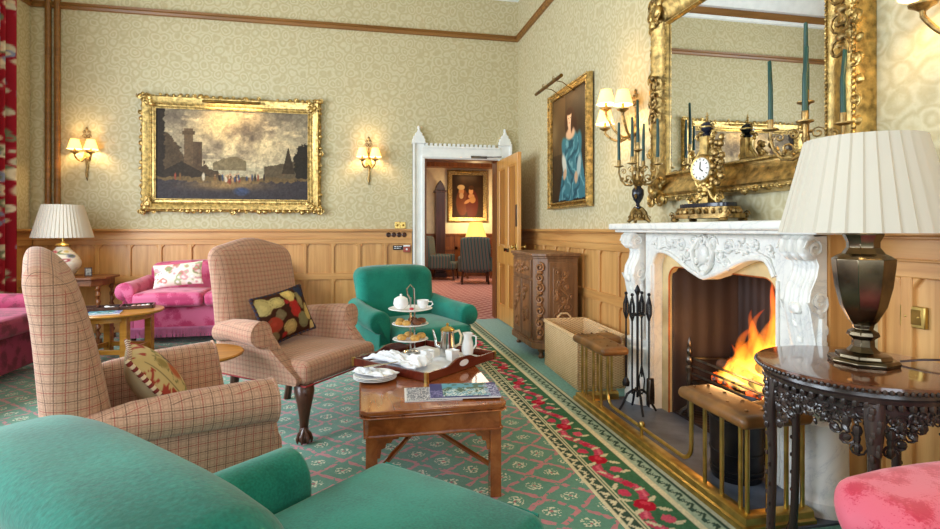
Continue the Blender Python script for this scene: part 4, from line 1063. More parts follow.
# ------------------------------------------------------------------ carpet-side furniture on the left
t = thing('pedestal_table', 'small round polished wooden table between the two plaid armchairs', 'table', (-.90, 3.27, 0))
MB().lathe([(0, 0), (.235, 0), (.25, .008), (.252, .016), (.245, .022), (.22, .02), (0, .02)], 48, (0, 0, .53)).build('tabletop', M['yew'], t)
MB().lathe([(0, .12), (.03, .12), (.045, .16), (.03, .2), (.018, .25), (.022, .4), (.03, .45), (.02, .5), (.05, .53), (0, .53)], 16).build('pedestal', M['yew'], t)
for k in range(3):
    a = k*2*PI/3+.4; q = MB(); q.tube([(.02*math.cos(a), .02*math.sin(a), .17), (.1*math.cos(a), .1*math.sin(a), .13), (.18*math.cos(a), .18*math.sin(a), .04), (.22*math.cos(a), .22*math.sin(a), .012)], [.02, .018, .014, .012], 8); q.build('foot', M['yew'], t)

t = thing('round_low_table', 'round yellow oak low table in front of the pink sofa', 'table', (-2.285, 5.74, 0), math.atan2(.4, .07)-PI/2)
MB().lathe([(0, 0), (.385, 0), (.40, .008), (.405, .018), (.398, .028), (0, .028)], 56, (0, 0, .442)).build('tabletop', M['yew'], t)
q = MB(); q.lathe([(.30, .39), (.30, .442), (.285, .442), (.285, .39)], 40, cap=False); q.build('apron', M['yew'], t)
for sx in (-1, 1):
    for sy in (-1, 1): MB().box(sx*.2-.032, sx*.2+.032, sy*.2-.032, sy*.2+.032, 0, .442).build('leg', M['yew'], t, bevel=.004)
q = MB(); q.box(-.2, .2, -.215, -.185, .085, .13); q.box(-.2, .2, .185, .215, .085, .13); q.box(-.215, -.185, -.2, .2, .085, .13); q.box(.185, .215, -.2, .2, .085, .13); q.build('stretcher', M['yew'], t, bevel=.003)
t = thing('display_tray', 'shallow dark wooden tray with small compartments on the round oak table', 'tray', (-2.33, 5.83, .47), R(14))
q = MB(); q.box(-.33, .33, -.115, .115, 0, .008)
for x in (-.33, -.16, .04, .315): q.box(x, x+.015, -.115, .115, 0, .032)
q.box(-.33, .33, -.115, -.10, 0, .032); q.box(-.33, .33, .10, .115, 0, .032); q.build('tray_frame', M['walnut'], t, bevel=.002, smooth=0)
q = MB(); rs = random.Random(2)
for i in range(26): q.m = i % 3; q.ell((rs.uniform(-.29, .29), rs.uniform(-.08, .08), .016), (.02, .014, .009), 8, 5)
f = q.build('small_trinkets', [M['china'], M['navy'], plain('pink_bead', (206, 160, 150), .5)], t); f['kind'] = 'stuff'
magazine('pale blue magazine at the near edge of the round oak table', (-2.33, 5.53, .47), .32, .22, R(14), 1, .008)

t = thing('side_table', 'dark wooden side table under the lamp in the left corner', 'table', (-3.11, 6.72, 0))
MB().prism(octo(.40, .28, .10), (0, 0, .70), (1,0,0), (0,1,0), (0,0,1), .025).build('tabletop', M['hallwood'], t, bevel=.006)
MB().prism(octo(.36, .23, .08), (0, 0, .63), (1,0,0), (0,1,0), (0,0,1), .07).build('apron', M['hallwood'], t, bevel=.004)
for sx in (-1, 1):
    for sy in (-1, 1):
        q = MB(); rings = []
        for i in range(30):
            z = .02+.61*i/29; r = .022+.006*math.sin(i*1.9); rings.append([(sx*.32+r*math.cos(a*PI/5)+.006*math.cos(z*70), sy*.17+r*math.sin(a*PI/5)+.006*math.sin(z*70), z) for a in range(10)])
        q.loft(rings); q.box(sx*.32-.03, sx*.32+.03, sy*.17-.03, sy*.17+.03, 0, .05); q.build('leg', M['hallwood'], t)
t = thing('photo_frame', 'tiny dark photo frame on the side table right of the floral lamp', 'photo frame', (-2.93, 6.66, .725), R(25))
MB().box(-.035, .035, -.008, .008, 0, .10).build('frame', M['walnut'], t, bevel=.003); MB().box(-.024, .024, -.0095, -.007, .014, .086).build('picture', plain('grey_print', (120, 116, 108), .4, var=.4, scale=40), t)

def pleated_shade(r0, r1, z0, z1, n, mat, t):
    q = MB(); seg = n*6; q.lathe([(r0, z0), (r0*.995, z0+.004), (r1, z1-.004), (r1, z1), (r1*.975, z1), (r1*.975, z1-.01), (r0*.97, z0+.01), (r0*.975, z0)], seg, (0,0,0), .032, n, cap=False)
    return q.build('lamp_shade', mat, t, smooth=30)
def lampcore(t, z, e, c=(1, .76, .45)):
    l = bpy.data.lights.new('lamp_bulb', 'POINT'); l.energy = e; l.color = c; l.shadow_soft_size = .05
    o = bpy.data.objects.new('bulb_light', l); COL.objects.link(o); o.parent = t; o.location = (0, 0, z)
t = thing('table_lamp', 'floral china table lamp with pleated cream shade in the left corner', 'lamp', (-3.195, 6.69, .725))
def jarprof(v): return .055+.115*np.sin(np.clip(v*1.05+.05, 0, 1)*PI)**.75*(v < .98)
def jar(U, V): r = np.where(V < .06, .085, .06+.112*np.sin(np.clip((V-.02)*.98+.10, 0, 1)*PI)**1.1); a = U*2*PI; return np.stack([r*np.cos(a), r*np.sin(a), V*.34], -1)
grid_mesh(60, 40, jar, lambda U, V: floral(U*1.0, V, (228, 222, 206), 33, 1, 1, 44, [(176, 90, 96), (96, 116, 84), (214, 190, 120), (236, 230, 216), (120, 120, 150)], .06), 'jar', attr('painted_china', .15, .5), t)
MB().lathe([(.062, .33), (.072, .345), (.06, .36), (.03, .37), (.012, .38), (.012, .45), (0, .45)], 24).build('neck', M['brass'], t)
pleated_shade(.285, .19, .43, .79, 46, M['shade'], t); lampcore(t, .60, 2.2)

# ------------------------------------------------------------------ round carved table with the big lamp
DT = (1.70, 1.56); DZ_ = .78
t = thing('carved_table', 'round dark carved table with openwork apron under the big lamp', 'table', (*DT, 0))
q = MB(); q.lathe([(0, .755), (.285, .755), (.30, .757), (.308, .768), (.304, .778), (.285, .78), (0, .78)], 72); tp_ = q.build('tabletop', M['dtop'], t)
q = MB()
for k in range(110):
    a = 2*PI*k/110; q.ell((.309*math.cos(a), .309*math.sin(a), .765), (.0075, .0075, .008), 6, 4)
q.build('beaded_edge', M['ebony'], tp_)
q = MB(); q.lathe([(.278, .755), (.282, .74), (.29, .735), (.285, .722), (.272, .715), (.262, .715), (.262, .755)], 72, cap=False)
rs = random.Random(4)
for k in range(60):
    a = 2*PI*k/60; q.ell((.278*math.cos(a), .278*math.sin(a), .715), (.012, .012, .014), 6, 4)
q.lathe([(.268, .72), (.271, .70), (.268, .665), (.262, .665), (.262, .72)], 72, cap=False)
for k in range(64):
    a = 2*PI*k/64; c = Vector((.272*math.cos(a), .272*math.sin(a), .678+.012*math.sin(a*10))); tg = Vector((-math.sin(a), math.cos(a), 0))
    q.curl(c, tg, (0,0,1), .022, .0045, 1.5, 1 if k % 2 else -1, start=rs.uniform(0, 6))
    for e in range(4): q.ell(c+tg*rs.uniform(-.022, .022)+Vector((0, 0, rs.uniform(-.04, .02))), (.006, .006, .012), 6, 4, Matrix.Rotation(rs.uniform(0, PI), 3, 'X'))
q.build('carved_apron', M['ebony'], t)
for k in range(5):
    a = R(160)+k*2*PI/5; cs, sn = math.cos(a), math.sin(a); tg = Vector((-sn, cs, 0)); q = MB()
    def at(r, s, z): return (r*cs-s*sn, r*sn+s*cs, z)
    rings = []
    for (z, r, wd, dp) in ((.72, .270, .030, .020), (.66, .276, .028, .022), (.60, .278, .022, .021), (.55, .275, .017, .017), (.45, .272, .016, .015), (.3, .275, .015, .015), (.15, .28, .015, .015), (.07, .288, .016, .016), (.03, .294, .026, .022), (0, .294, .024, .021)):
        rings.append([at(r+dp*math.cos(j*PI/5), wd*math.sin(j*PI/5), z) for j in range(10)])
    q.loft(rings)
    for i in range(9): q.ell(at(.292, rs.uniform(-.012, .012), .70-.018*i), (.011, .011, .014), 6, 4)
    for i in range(14): q.ell(at(.287, 0.009*(1 if i % 2 else -1), .52-.035*i), (.006, .006, .009), 5, 4)
    lg = q.build('leg', M['ebony'], t)
    for s in (-1, 1):
        q = MB()
        for i in range(4):
            ss = .04+.028*i; ang_ = ss/.262*s; c = Vector((.268*math.cos(a+ang_), .268*math.sin(a+ang_), .655-.03*(3-i)*.9)); t2 = Vector((-math.sin(a+ang_), math.cos(a+ang_), 0))
            q.curl(c, t2, (0,0,1), .024, .0055, 1.4, s, start=i); q.ell(c, (.011, .011, .02), 6, 4, Matrix.Rotation(i, 3, 'X')); q.ell(c+Vector((0, 0, .03)), (.010, .010, .018), 6, 4, Matrix.Rotation(-i*.7, 3, 'X'))
            if i < 2: q.ell(c+Vector((0, 0, .055)), (.015, .015, .02), 6, 4)
        q.build('carved_bracket', M['ebony'], lg)
t = thing('urn_lamp', 'large table lamp with faceted bronze urn base and wide pleated shade', 'lamp', (1.735, 1.565, DZ_), R(12))
MB().lathe([(0, 0), (.105, 0), (.108, .012), (.10, .02), (.085, .022), (.082, .034), (.05, .042), (.035, .06), (.034, .085), (.05, .098), (.046, .11), (.03, .12), (.034, .135), (0, .135)], 8, a0=PI/8).build('foot', M['bronze'], t, smooth=25, bevel=.002)
MB().lathe([(.03, .132), (.045, .15), (.070, .20), (.086, .27), (.094, .345), (.095, .365), (.080, .376), (.064, .384), (.050, .405), (.050, .425), (.060, .445), (.062, .452), (.055, .458), (0, .458)], 8, a0=PI/8).build('urn', M['bronze'], t, smooth=25, bevel=.002)
MB().lathe([(.05, .458), (.045, .48), (.03, .5), (.012, .51), (.012, .6), (0, .6)], 16).build('neck', M['brass_d'], t)
pleated_shade(.258, .178, .457, .785, 34, M['shade'], t); lampcore(t, .64, .9)
q = MB(); q.tube([(1.852, 1.53, .787), (1.90, 1.49, .80), (1.96, 1.45, .805), (2.03, 1.44, .79), (2.07, 1.47, .70), (2.11, 1.56, .4), (2.12, 1.6, .03)], .004, 6)
tag(q.build('lamp_cord', M['walnut']), 'thin dark cord trailing from the urn lamp across the carved table', 'cord')

# ------------------------------------------------------------------ fireplace
XF = 1.98
fp = thing('fireplace', 'carved white marble fireplace with scrolled consoles on the right wall', 'fireplace', (XR, FY, 0))
# local: x = world x - XR (negative towards the room), y = world y - FY
fx = XF-XR
b = MB(); b.rbox(-.355, -.012, -.935, .935, 1.245, 1.29, .012, 2); b.rbox(-.32, -.012, -.90, .90, 1.225, 1.246, .008, 2); b.build('mantel_shelf', M['marble'], fp, bevel=.0, smooth=50)
# lintel with serpentine lower edge
top = 1.226; poly = []
N = 48
for i in range(N+1):
    y = -.66+1.32*i/N; a = abs(y)
    if a > .56: z = None
    else:
        z = .965+.125*(1-math.cos(PI*min(1, a/.44)))/2-.012*math.exp(-(a/.05)**2)
        if a > .47: z -= .11*((a-.47)/.09)**2.2
    poly.append((y, z))
pl = [(-.66, 0.0), (-.66, top), (.66, top), (.66, 0.0), (.56, 0.0)]+[(y, z) for y, z in reversed(poly) if z is not None]+[(-.56, 0.0)]
b = MB(); b.prism(pl, (fx, 0, 0), (0,1,0), (0,0,1), (1,0,0), .10); b.build('surround', M['marble'], fp, bevel=.012, bseg=3)
b = MB()
edge = [(fx-.004, y, z+.012) for y, z in poly if z is not None]; b.tube(edge, .014, 8)
for s in (-1, 1): b.tube([(fx-.004, s*.572, 1.0), (fx-.004, s*.572, .02)], .010, 8)
b.build('moulded_edge', M['marble'], fp)
# slip and firebox
b = MB(); ip = [(-.48, 0.0)]
op = [(-.58, 0), (-.58, 1.12), (.58, 1.12), (.58, 0), (.48, 0)]
def arch(hw, zt, r, n=8):
    o = [(hw, 0)]
    for i in range(n+1): a = i/n*PI/2; o.append((hw-r+r*math.cos(a), zt-r+r*math.sin(a)))
    for i in range(n+1): a = PI/2+i/n*PI/2; o.append((-hw+r+r*math.cos(a), zt-r+r*math.sin(a)))
    o.append((-hw, 0)); return o
A = arch(.48, 1.0, .09)
b.prism([(-.58, 0), (-.58, 1.12), (.58, 1.12), (.58, 0)]+A, (fx+.07, 0, 0), (0,1,0), (0,0,1), (1,0,0), .05); b.build('stone_slip', M['slip'], fp, bevel=.003)
b = MB(); b.tube([(fx+.075, y, z) for y, z in A], .006, 8); b.build('copper_edging', M['rust'], fp)
b = MB(); D = .42; hw = .485; hb = .36
for s in (-1, 1): b.add([(fx+.10, s*hw, 0), (fx+.10, s*hw, 1.08), (fx+.10+D, s*hb, 1.08), (fx+.10+D, s*hb, 0)], [(0,1,2,3)])
b.add([(fx+.10+D, -hb, 0), (fx+.10+D, hb, 0), (fx+.10+D, hb, 1.08), (fx+.10+D, -hb, 1.08)], [(0,1,2,3)])
b.add([(fx+.10, -hw, 1.03), (fx+.10, hw, 1.03), (fx+.10+D, hb, 1.03), (fx+.10+D, -hb, 1.03)], [(0,1,2,3)])
b.add([(fx+.10, -hw, .012), (fx+.10, hw, .012), (fx+.10+D, hb, .012), (fx+.10+D, -hb, .012)], [(0,1,2,3)])
fb = b.build('firebox', M['ribs'], fp, smooth=0); so = fb.modifiers.new('thick', 'SOLIDIFY'); so.thickness = .015
b = MB(); b.box(-.193, -.002, -.845, -.665, .0, 1.225); b.box(-.193, -.002, .665, .845, 0, 1.225); b.box(fx+.12, -.002, -.66, -.60, .0, 1.225); b.box(fx+.12, -.002, .60, .66, 0, 1.225); b.box(fx+.12, -.002, -.6, .6, 1.13, 1.225); b.build('backing_panel', M['oak'], fp, smooth=0)
# consoles
for s in (-1, 1):
    y0 = s*.755; b = MB(); prof = [(-.27, 1.215), (-.30, 1.19), (-.30, 1.16), (-.275, 1.135), (-.25, 1.125), (-.235, 1.09), (-.245, 1.04), (-.275, .98), (-.285, .92), (-.27, .84), (-.25, .74), (-.238, .62), (-.235, .46)]
    poly_ = prof+[(-.195, .46), (-.195, 1.22)]
    b.prism(poly_, (0, y0-.075, 0), (1,0,0), (0,0,1), (0,1,0), .15)
    for k in (-1, 0, 1):
        pts = [(x+.012, y0+k*.05, z) for x, z in prof]
        b.tube(pts, [.028, .031, .031, .029, .024, .021, .021, .023, .023, .021, .019, .018, .018], 10)
    for k in (-1, 1):
        b.curl((-.262, y0+k*.077, 1.165), (-1,0,0), (0,0,1), .05, .010, 1.5, 1); b.curl((-.235, y0+k*.076, .93), (-1,0,0), (0,0,1), .06, .010, 1.4, -1)
        b.tube([(-.225, y0+k*.076, .86), (-.23, y0+k*.078, .76), (-.215, y0+k*.077, .66), (-.215, y0+k*.075, .52)], [.012, .018, .014, .006], 6)
        for i in range(6): b.ell((-.222+rnd.uniform(-.02, .02), y0+k*.075, .95-.07*i), (.02, .008, .026), 7, 5, Matrix.Rotation(rnd.uniform(-.8, .8), 3, 'Y'))
    for i in range(5): b.ell((-.262+.010*i, y0+rnd.uniform(-.015, .015), .90-.07*i), (.03, .030-.004*i, .026), 8, 6)
    b.ell((-.285, y0, .90), (.022, .035, .03), 9, 6)
    b.build('console', M['marble'], fp, smooth=45, bevel=.006)
    b = MB(); pr = [(0, 0), (.135, 0), (.135, .07), (.127, .08), (.122, .11), (.124, .12), (.116, .14), (.113, .36), (.12, .385), (.124, .40), (.115, .42), (.124, .44), (.124, .465), (0, .465)]
    b = MB(); b.lathe(pr, 32, (-.165, y0, 0)); b.build('plinth', M['marble'], fp)
# relief carving on the lintel
b = MB(); rs = random.Random(12); xx = fx-.004
U_, V_ = (0,1,0), (0,0,1)
for s in (-1, 1):
    for (y, z, q, tr, f) in ((.08, 1.165, .05, 1.6, 1), (.15, 1.10, .045, 1.5, -1), (.055, 1.06, .04, 1.4, -1), (.22, 1.15, .05, 1.6, 1), (.30, 1.16, .035, 1.4, -1), (.36, 1.14, .03, 1.3, 1), (.20, 1.06, .03, 1.3, 1), (.52, 1.15, .03, 1.2, -1)):
        b.curl((xx, s*y, z), (0, s, 0), V_, q, .011, tr, f, start=rs.uniform(-.5, .5), seg=6)
        for k in range(3): b.ell((xx, s*(y+rs.uniform(-.04, .04)), z+rs.uniform(-.03, .03)), (.012, .02, .010), 7, 5, Matrix.Rotation(rs.uniform(0, PI), 3, 'X'))
    b.tube([(xx, s*.2, 1.13), (xx, s*.3, 1.15), (xx, s*.42, 1.135), (xx, s*.52, 1.10), (xx, s*.555, 1.03)], [.012, .011, .009, .008, .004], 6)
    b.tube([(xx, s*.03, 1.2), (xx-.006, s*.10, 1.12), (xx-.008, s*.07, 1.03), (xx-.006, s*.02, .985)], [.012, .016, .014, .01], 6)
    for k in range(7):
        a = 2*PI*k/7; b.ell((xx, s*.415+.022*math.cos(a), 1.165+.022*math.sin(a)), (.01, .014, .014), 7, 5)
    b.ell((xx-.006, s*.415, 1.165), (.01, .012, .012), 8, 5)
b.ell((xx, 0, 1.10), (.025, .05, .06), 12, 8); b.ell((xx, 0, .985), (.02, .03, .024), 10, 6); b.curl((xx-.006, 0, 1.185), U_, V_, .04, .011, 1.5)
b.build('carved_relief', M['marble'], fp, smooth=60)
# hearth
b = MB(); b.box(1.60, XR+.02, 1.90, 3.66, 0, .010); b.box(XR, XR+.24, FY-.49, FY+.49, 0, .010)
h = struct(b.build('hearth', M['slate'], smooth=0)); h['label'] = 'dark slate hearth inside the fender'
# fire basket
t = thing('fire_basket', 'iron fire basket with spiral-topped posts and curved back inside the fireplace', 'fire grate', (2.17, FY-.04, .05))
gb = MB()
for z in (.30, .35, .40): gb.tube([(-.07, -.34, z-.03), (-.07, .0, z-.03), (-.07, .335, z-.03)], .008, 8)
for i in range(9): gb.tube([(-.07, -.32+.08*i, .22), (.16, -.26+.065*i, .22)], .008, 6)
gb.tube([(-.07, -.34, .22), (-.07, .335, .22)], .010, 6); gb.tube([(.17, -.28, .22), (.17, .28, .22)], .010, 6)
for s in (-1, 1): gb.tube([(-.07, s*.33, .37), (.17, s*.27, .37)], .008, 6); gb.tube([(-.07, s*.33, .22), (.17, s*.27, .22)], .008, 6); gb.tube([(.17, s*.27, 0), (.17, s*.27, .38)], .012, 6)
gb.build('grate_bars', M['iron_g'], t)
q = MB(); pl_ = [(-.30, .15)]+[(-.30+.6*i/16, .44+.10*math.sin(PI*i/16)) for i in range(17)]+[(.30, .15)]
q.prism(pl_, (.185, 0, 0), (0,1,0), (0,0,1), (1,0,0), .015); q.build('back_plate', M['iron'], t, bevel=.003)
for s in (-1, 1):
    q = MB(); q.lathe([(0, .0), (.02, 0), (.014, .1), (.012, .2), (.018, .22), (.02, .24), (.013, .26), (.022, .29), (.024, .31), (.012, .325), (.024, .35), (.022, .37), (.010, .385), (.020, .405), (.018, .425), (.008, .44), (.014, .455), (.010, .475), (.004, .50), (0, .505)], 14, (-.085, s*.335, 0))
    q.tube([(-.085, s*.335, .06), (-.12, s*.36, .03), (-.13, s*.37, .0)], .012, 6); q.tube([(-.085, s*.335, .06), (-.05, s*.36, .03), (-.04, s*.37, .0)], .012, 6)
    q.build('andiron_post', M['iron_g'], t)
lm = plain('charred_log', (58, 40, 32), .8, var=.4, scale=20, bump=.5)
for i, (p0, p1, r, lb) in enumerate((((2.16, 2.58, .40), (2.22, 2.96, .405), .040, 'charred log lying low across the fire basket'), ((2.28, 2.56, .405), (2.30, 2.94, .41), .040, 'charred log at the back of the fire basket'), ((2.14, 2.53, .49), (2.32, 2.66, .485), .038, 'dark log end tipped up near the right of the fire'))):
    q = MB(); A_, B_ = Vector(p0), Vector(p1); q.tube([A_+(B_-A_)*k/5+Vector((rnd.uniform(-.004, .004),)*3) for k in range(6)], [r*rnd.uniform(.9, 1.05) for k in range(6)], 10); tag(q.build('log', lm), lb, 'log')
q = MB(); rs = random.Random(5)
for i in range(60): q.ell((2.155+rs.uniform(0, .13), FY-.04+rs.uniform(-.225, .225), .318+rs.uniform(0, .02)), (rs.uniform(.02, .03),)*3, 6, 4)
mm = MT('glowing_coal'); f = mm.noise(18, 3); mm.col((40, 24, 20)); c = mm.ramp(f, [(.42, (20, 8, 6)), (.6, (255, 96, 20))]); mm.nt.links.new(c, mm.b.inputs['Emission Color']); mm.b.inputs['Emission Strength'].default_value = 1.6
o = q.build('coals', mm.m); o['kind'] = 'stuff'; tag(o, 'glowing coals heaped in the fire basket', 'coals')
fm = MT('flame'); x_, y_, z_ = fm.xyz(fm.tc('Generated')); lw_ = fm.nt.nodes.new('ShaderNodeLayerWeight'); lw_.inputs[0].default_value = .5
em = fm.nt.nodes.new('ShaderNodeEmission'); nz = fm.noise(16, 3)
c = fm.ramp(z_+nz*.4-.2, [(.0, (255, 226, 120)), (.3, (255, 186, 60)), (.6, (250, 130, 30)), (1, (200, 64, 12))]); fm.nt.links.new(c, em.inputs[0])
fa = ((X(fm.nt, lw_.outputs['Facing'])*-1+1).mx(0).pw(1.3)*(z_*-1+1.05).mx(0).pw(.45)*(nz*1.5-.15).mx(0))*1.45
fm.nt.links.new(fa.k, em.inputs[1])
tr = fm.nt.nodes.new('ShaderNodeBsdfTransparent'); ms = fm.nt.nodes.new('ShaderNodeAddShader')
fm.nt.links.new(em.outputs[0], ms.inputs[0]); fm.nt.links.new(tr.outputs[0], ms.inputs[1]); fm.nt.links.new(ms.outputs[0], fm.nt.nodes['Material Output'].inputs[0])
t = thing('fire', 'yellow and orange flames burning in the fire basket', 'fire', (2.2, FY-.06, .34))
rs = random.Random(8)
FL = [(.17, .09, .035), (.10, .16, .04), (.05, .24, .045), (.01, .34, .045), (-.02, .46, .055), (-.07, .38, .06), (-.11, .52, .055), (-.16, .46, .06), (-.20, .62, .055), (-.23, .66, .05), (-.26, .50, .05), (.0, .24, .07), (-.12, .32, .08), (-.2, .36, .07), (-.06, .22, .08)]
for i, (y, h, r) in enumerate(FL):
    q = MB(); pts = []; rr = []; ph = rs.uniform(0, 6); xo = rs.uniform(-.07, .06); lean = rs.uniform(-.10, .0)
    for k in range(17):
        u = k/16; pts.append((xo+.03*math.sin(ph+u*5)*u, y+lean*u*u*1.2+.04*math.sin(ph*2+u*7)*u, h*u)); rr.append(max(.001, r*(.55+.9*math.sin(min(1, u*2.6)*PI/2)-u*.9)*(1-u)**.55*1.05))
    q.tube(pts, rr, 12); q.build('flame', fm.m, t, smooth=180)
l = bpy.data.lights.new('fire_glow', 'POINT'); l.energy = 9; l.color = (1, .5, .18); l.shadow_soft_size = .12
lo = bpy.data.objects.new('fire_light', l); COL.objects.link(lo); lo.location = (2.05, FY-.1, .5)

# fender ---------------------------------------------------------------------------------
t = thing('club_fender', 'brass club fender with buttoned tan leather corner seats around the hearth', 'fender', (1.54, FY, 0))
f0, f1 = 1.91-FY, 3.70-FY     # ends along y
b = MB(); prof = [(0, 0), (0, .025), (.012, .03), (.016, .055), (.03, .062), (.07, .062), (.085, .05), (.085, .012), (.10, .012), (.10, 0)]
def sweep(pts2, prof):
    rings = []
    for (d, z) in prof:
        rings.append([(d, f0+d, z), (d, f1-d, z)])
    return rings
rg = []
for (d, z) in prof: rg.append([(.345, f0+d, z), (d, f0+d, z), (d, f1-d, z), (.32, f1-d, z)])
b.loft(rg, False, False)
b.build('kerb', M['brass'], t, smooth=30)
def lseat(ya, yb_, xr, near):
    b = MB()
    s0, s1 = (f0-.005, f0+.19) if near else (f1-.19, f1+.005)
    def dfm(x, y, z, u, v, w): return (x, y, z+(.012*(1-u**4)*(1-v**4) if w > 0 else 0))
    b.rbox(-.01, .185, ya, yb_, .425, .478, .025, 6, dfm, 4)
    b.rbox(.15, xr, s0, s1, .425, .478, .025, 6, dfm, 4)
    o = b.build('leather_seat', M['leather'], t, smooth=60)
    q = MB(); n = max(2, round((yb_-ya)/.11))
    for i in range(n):
        for x in (.05, .125): q.ell((x, ya+(i+.5)*(yb_-ya)/n, .489), (.009, .009, .005), 8, 5)
    m_ = max(1, round((xr-.19)/.11))
    for i in range(m_):
        for k in (.3, .7): q.ell((.2+(i+.5)*(xr-.2)/m_, s0+(s1-s0)*k, .489), (.009, .009, .005), 8, 5)
    q.build('button', M['leather'], o)
lseat(f0-.005, 2.38-FY, .335, True); lseat(3.20-FY, f1+.005, .30, False)
pb = [2.24, 2.12, 2.00]; pt = [3.34, 3.46, 3.58]
for y in pb+pt: MB().tube([(.05, y-FY, .05), (.05, y-FY, .425)], .0095, 10).build('post', M['brass'], t)
for x in (.05, .15, .24, .32): MB().tube([(x, f0+.05, .05), (x, f0+.05, .425)], .0095, 10).build('post', M['brass'], t)
for x in (.05, .17, .28): MB().tube([(x, f1-.05, .05), (x, f1-.05, .425)], .0095, 10).build('post', M['brass'], t)
ya, yb_ = 2.345-FY, 3.245-FY; pts = [(.05, ya, .425)]
for i in range(7): a = i/6*PI/2; pts.append((.05, ya+.08*(1-math.cos(a)), .19-.08*math.sin(a)))
for i in range(7): a = i/6*PI/2; pts.append((.05, yb_-.08*(1-math.sin(a)), .11+.08*(1-math.cos(a))))
pts.append((.05, yb_, .425))
MB().tube(pts, .0105, 10).build('low_rail', M['brass'], t)
q = MB(); q.lathe([(0, .06), (.01, .06), (.008, .1), (.018, .115), (.02, .128), (.012, .142), (0, .146)], 12, (.05, (ya+yb_)/2+.02, 0)); q.build('ball_finial', M['brass'], t)

# coal bucket
t = thing('coal_bucket', 'black banded metal coal bucket behind the near fender seat', 'bucket', (1.86, 2.37, .010))
MB().lathe([(0, 0), (.115, 0), (.118, .01), (.128, .36), (.133, .37), (.128, .375), (.122, .36), (.112, .02), (0, .02)], 32).build('body', M['iron'], t)
q = MB()
for z, r in ((.03, .119), (.055, .120), (.14, .122), (.3, .127)):
    q = MB(); q.tube([((r+.001)*math.cos(a*PI/16), (r+.001)*math.sin(a*PI/16), z) for a in range(32)], .004, 6, True); q.build('band', M['iron'], t)
# fire tools
TX, TY = 1.85, 3.33
t = thing('fire_tool_stand', 'black iron fire tool stand on the hearth left of the fire', 'fire tool stand', (TX, TY, .010))
q = MB(); q.tube([(0, 0, .10), (0, 0, .80)], .009, 8); q.ell((0, 0, .82), (.014, .014, .028), 8, 6)
for k in range(3): a = k*2.1; q.tube([(0, 0, .78), (.02*math.cos(a), .02*math.sin(a), .82), (0, 0, .86)], .004, 6)
q.build('shaft', M['iron'], t)
for k in range(4):
    a = k*PI/2+1.35; q = MB(); q.tube([(0, 0, .14), (.03*math.cos(a), .03*math.sin(a), .15), (.07*math.cos(a), .07*math.sin(a), .12), (.10*math.cos(a), .10*math.sin(a), .05), (.125*math.cos(a), .125*math.sin(a), .008)], [.008, .009, .009, .008, .008], 8); q.build('foot', M['iron'], t)
q = MB(); q.tube([(.05*math.cos(a*PI/10), .05*math.sin(a*PI/10), .66) for a in range(20)], .005, 6, True)
for k in range(4): a = k*PI/2+.2; q.tube([(0, 0, .66), (.05*math.cos(a), .05*math.sin(a), .66)], .005, 6)
q.build('hanging_ring', M['iron'], t)
def tool(name, label, a, kind):
    r = .078; t = thing(name, label, 'fire tool', (TX+r*math.cos(a), TY+r*math.sin(a), .010), a)
    q = MB()
    for k in range(2): q.tube([(0, 0, .62), ((-1)**k*.016, .0, .67), ((-1)**k*.016, 0, .73), (0, 0, .79)], .005, 6)
    for k in range(2): q.tube([(0, 0, .62), (0, (-1)**k*.016, .67), (0, (-1)**k*.016, .73), (0, 0, .79)], .005, 6)
    q.ell((0, 0, .80), .012, 8, 6); q.build('handle', M['iron'], t)
    q = MB(); q.tube([(0, 0, .62), (0, 0, .22 if kind != 0 else .14)], .006, 8); q.build('rod', M['iron'], t)
    if kind == 1:
        q = MB(); q.rbox(-.006, .006, -.045, .045, .06, .24, .005, 3, lambda x, y, z, u, v, w: (x+.03*v*v-.01, y*(1-.35*max(0, w)), z)); q.build('blade', M['iron_g'], t)
    elif kind == 2: MB().lathe([(0, .16), (.022, .165), (.026, .19), (.012, .22), (0, .225)], 12).build('brush_head', M['iron'], t)
    elif kind == 3:
        q = MB()
        for s in (-1, 1): q.tube([(0, 0, .3), (0, s*.02, .2), (0, s*.012, .12), (0, 0, .10)], .005, 6)
        q.build('jaws', M['iron'], t)
tool('fire_brush', 'black hearth brush hanging leftmost on the fire tool stand', R(135), 2)
tool('fire_shovel', 'black fire shovel hanging on the right of the fire tool stand', R(-50), 1)
tool('fire_poker', 'black twisted-handle poker hanging nearest the room on the fire tool stand', R(215), 0)
tool('fire_tongs', 'black fire tongs hanging on the fireplace side of the tool stand', R(40), 3)

# ------------------------------------------------------------------ mirror
MX = XR-.002
t = thing('wall_mirror', 'huge gilt framed mirror above the mantelpiece', 'mirror', (MX, 2.75, 2.165), -PI/2)
gw, gh = 1.31, 1.06
pr = [(-.01, .06), (0, .075), (.012, .075), (.02, .065), (.04, .06), (.075, .075), (.11, .10), (.135, .11), (.15, .095), (.17, .09), (.18, .06), (.185, 0)]
b = MB(); frame_mesh(b, gw, gh, pr, beads=[(.006, .078, .009), (.16, .094, .012)], corner=.15, edge=.085, rs=random.Random(20))
b.build('frame', M['gilt'], t, smooth=50)
MB().box(-gw/2-.02, gw/2+.02, -.058, -.052, -gh/2-.02, gh/2+.02).build('mirror_glass', M['mirror'], t, smooth=0)
MB().box(-gw/2-.1, gw/2+.1, -.05, 0, -gh/2-.1, gh/2+.1).build('backing_board', M['walnut'], t, smooth=0)
rs = random.Random(31)
for s in (-1, 1):     # rococo
    q = MB()
    for z in (-.12, .0, .12): 
        q.curl((s*(gw/2+.11), -.115, z), (s,0,0), (0,0,1), .06, .010, 1.5, 1 if z else -1, start=z*5); q.ell((s*(gw/2+.12), -.115, z+.05), (.03, .014, .02), 8, 5)
    q.build('carved_ornament', M['gilt_dk'], t)

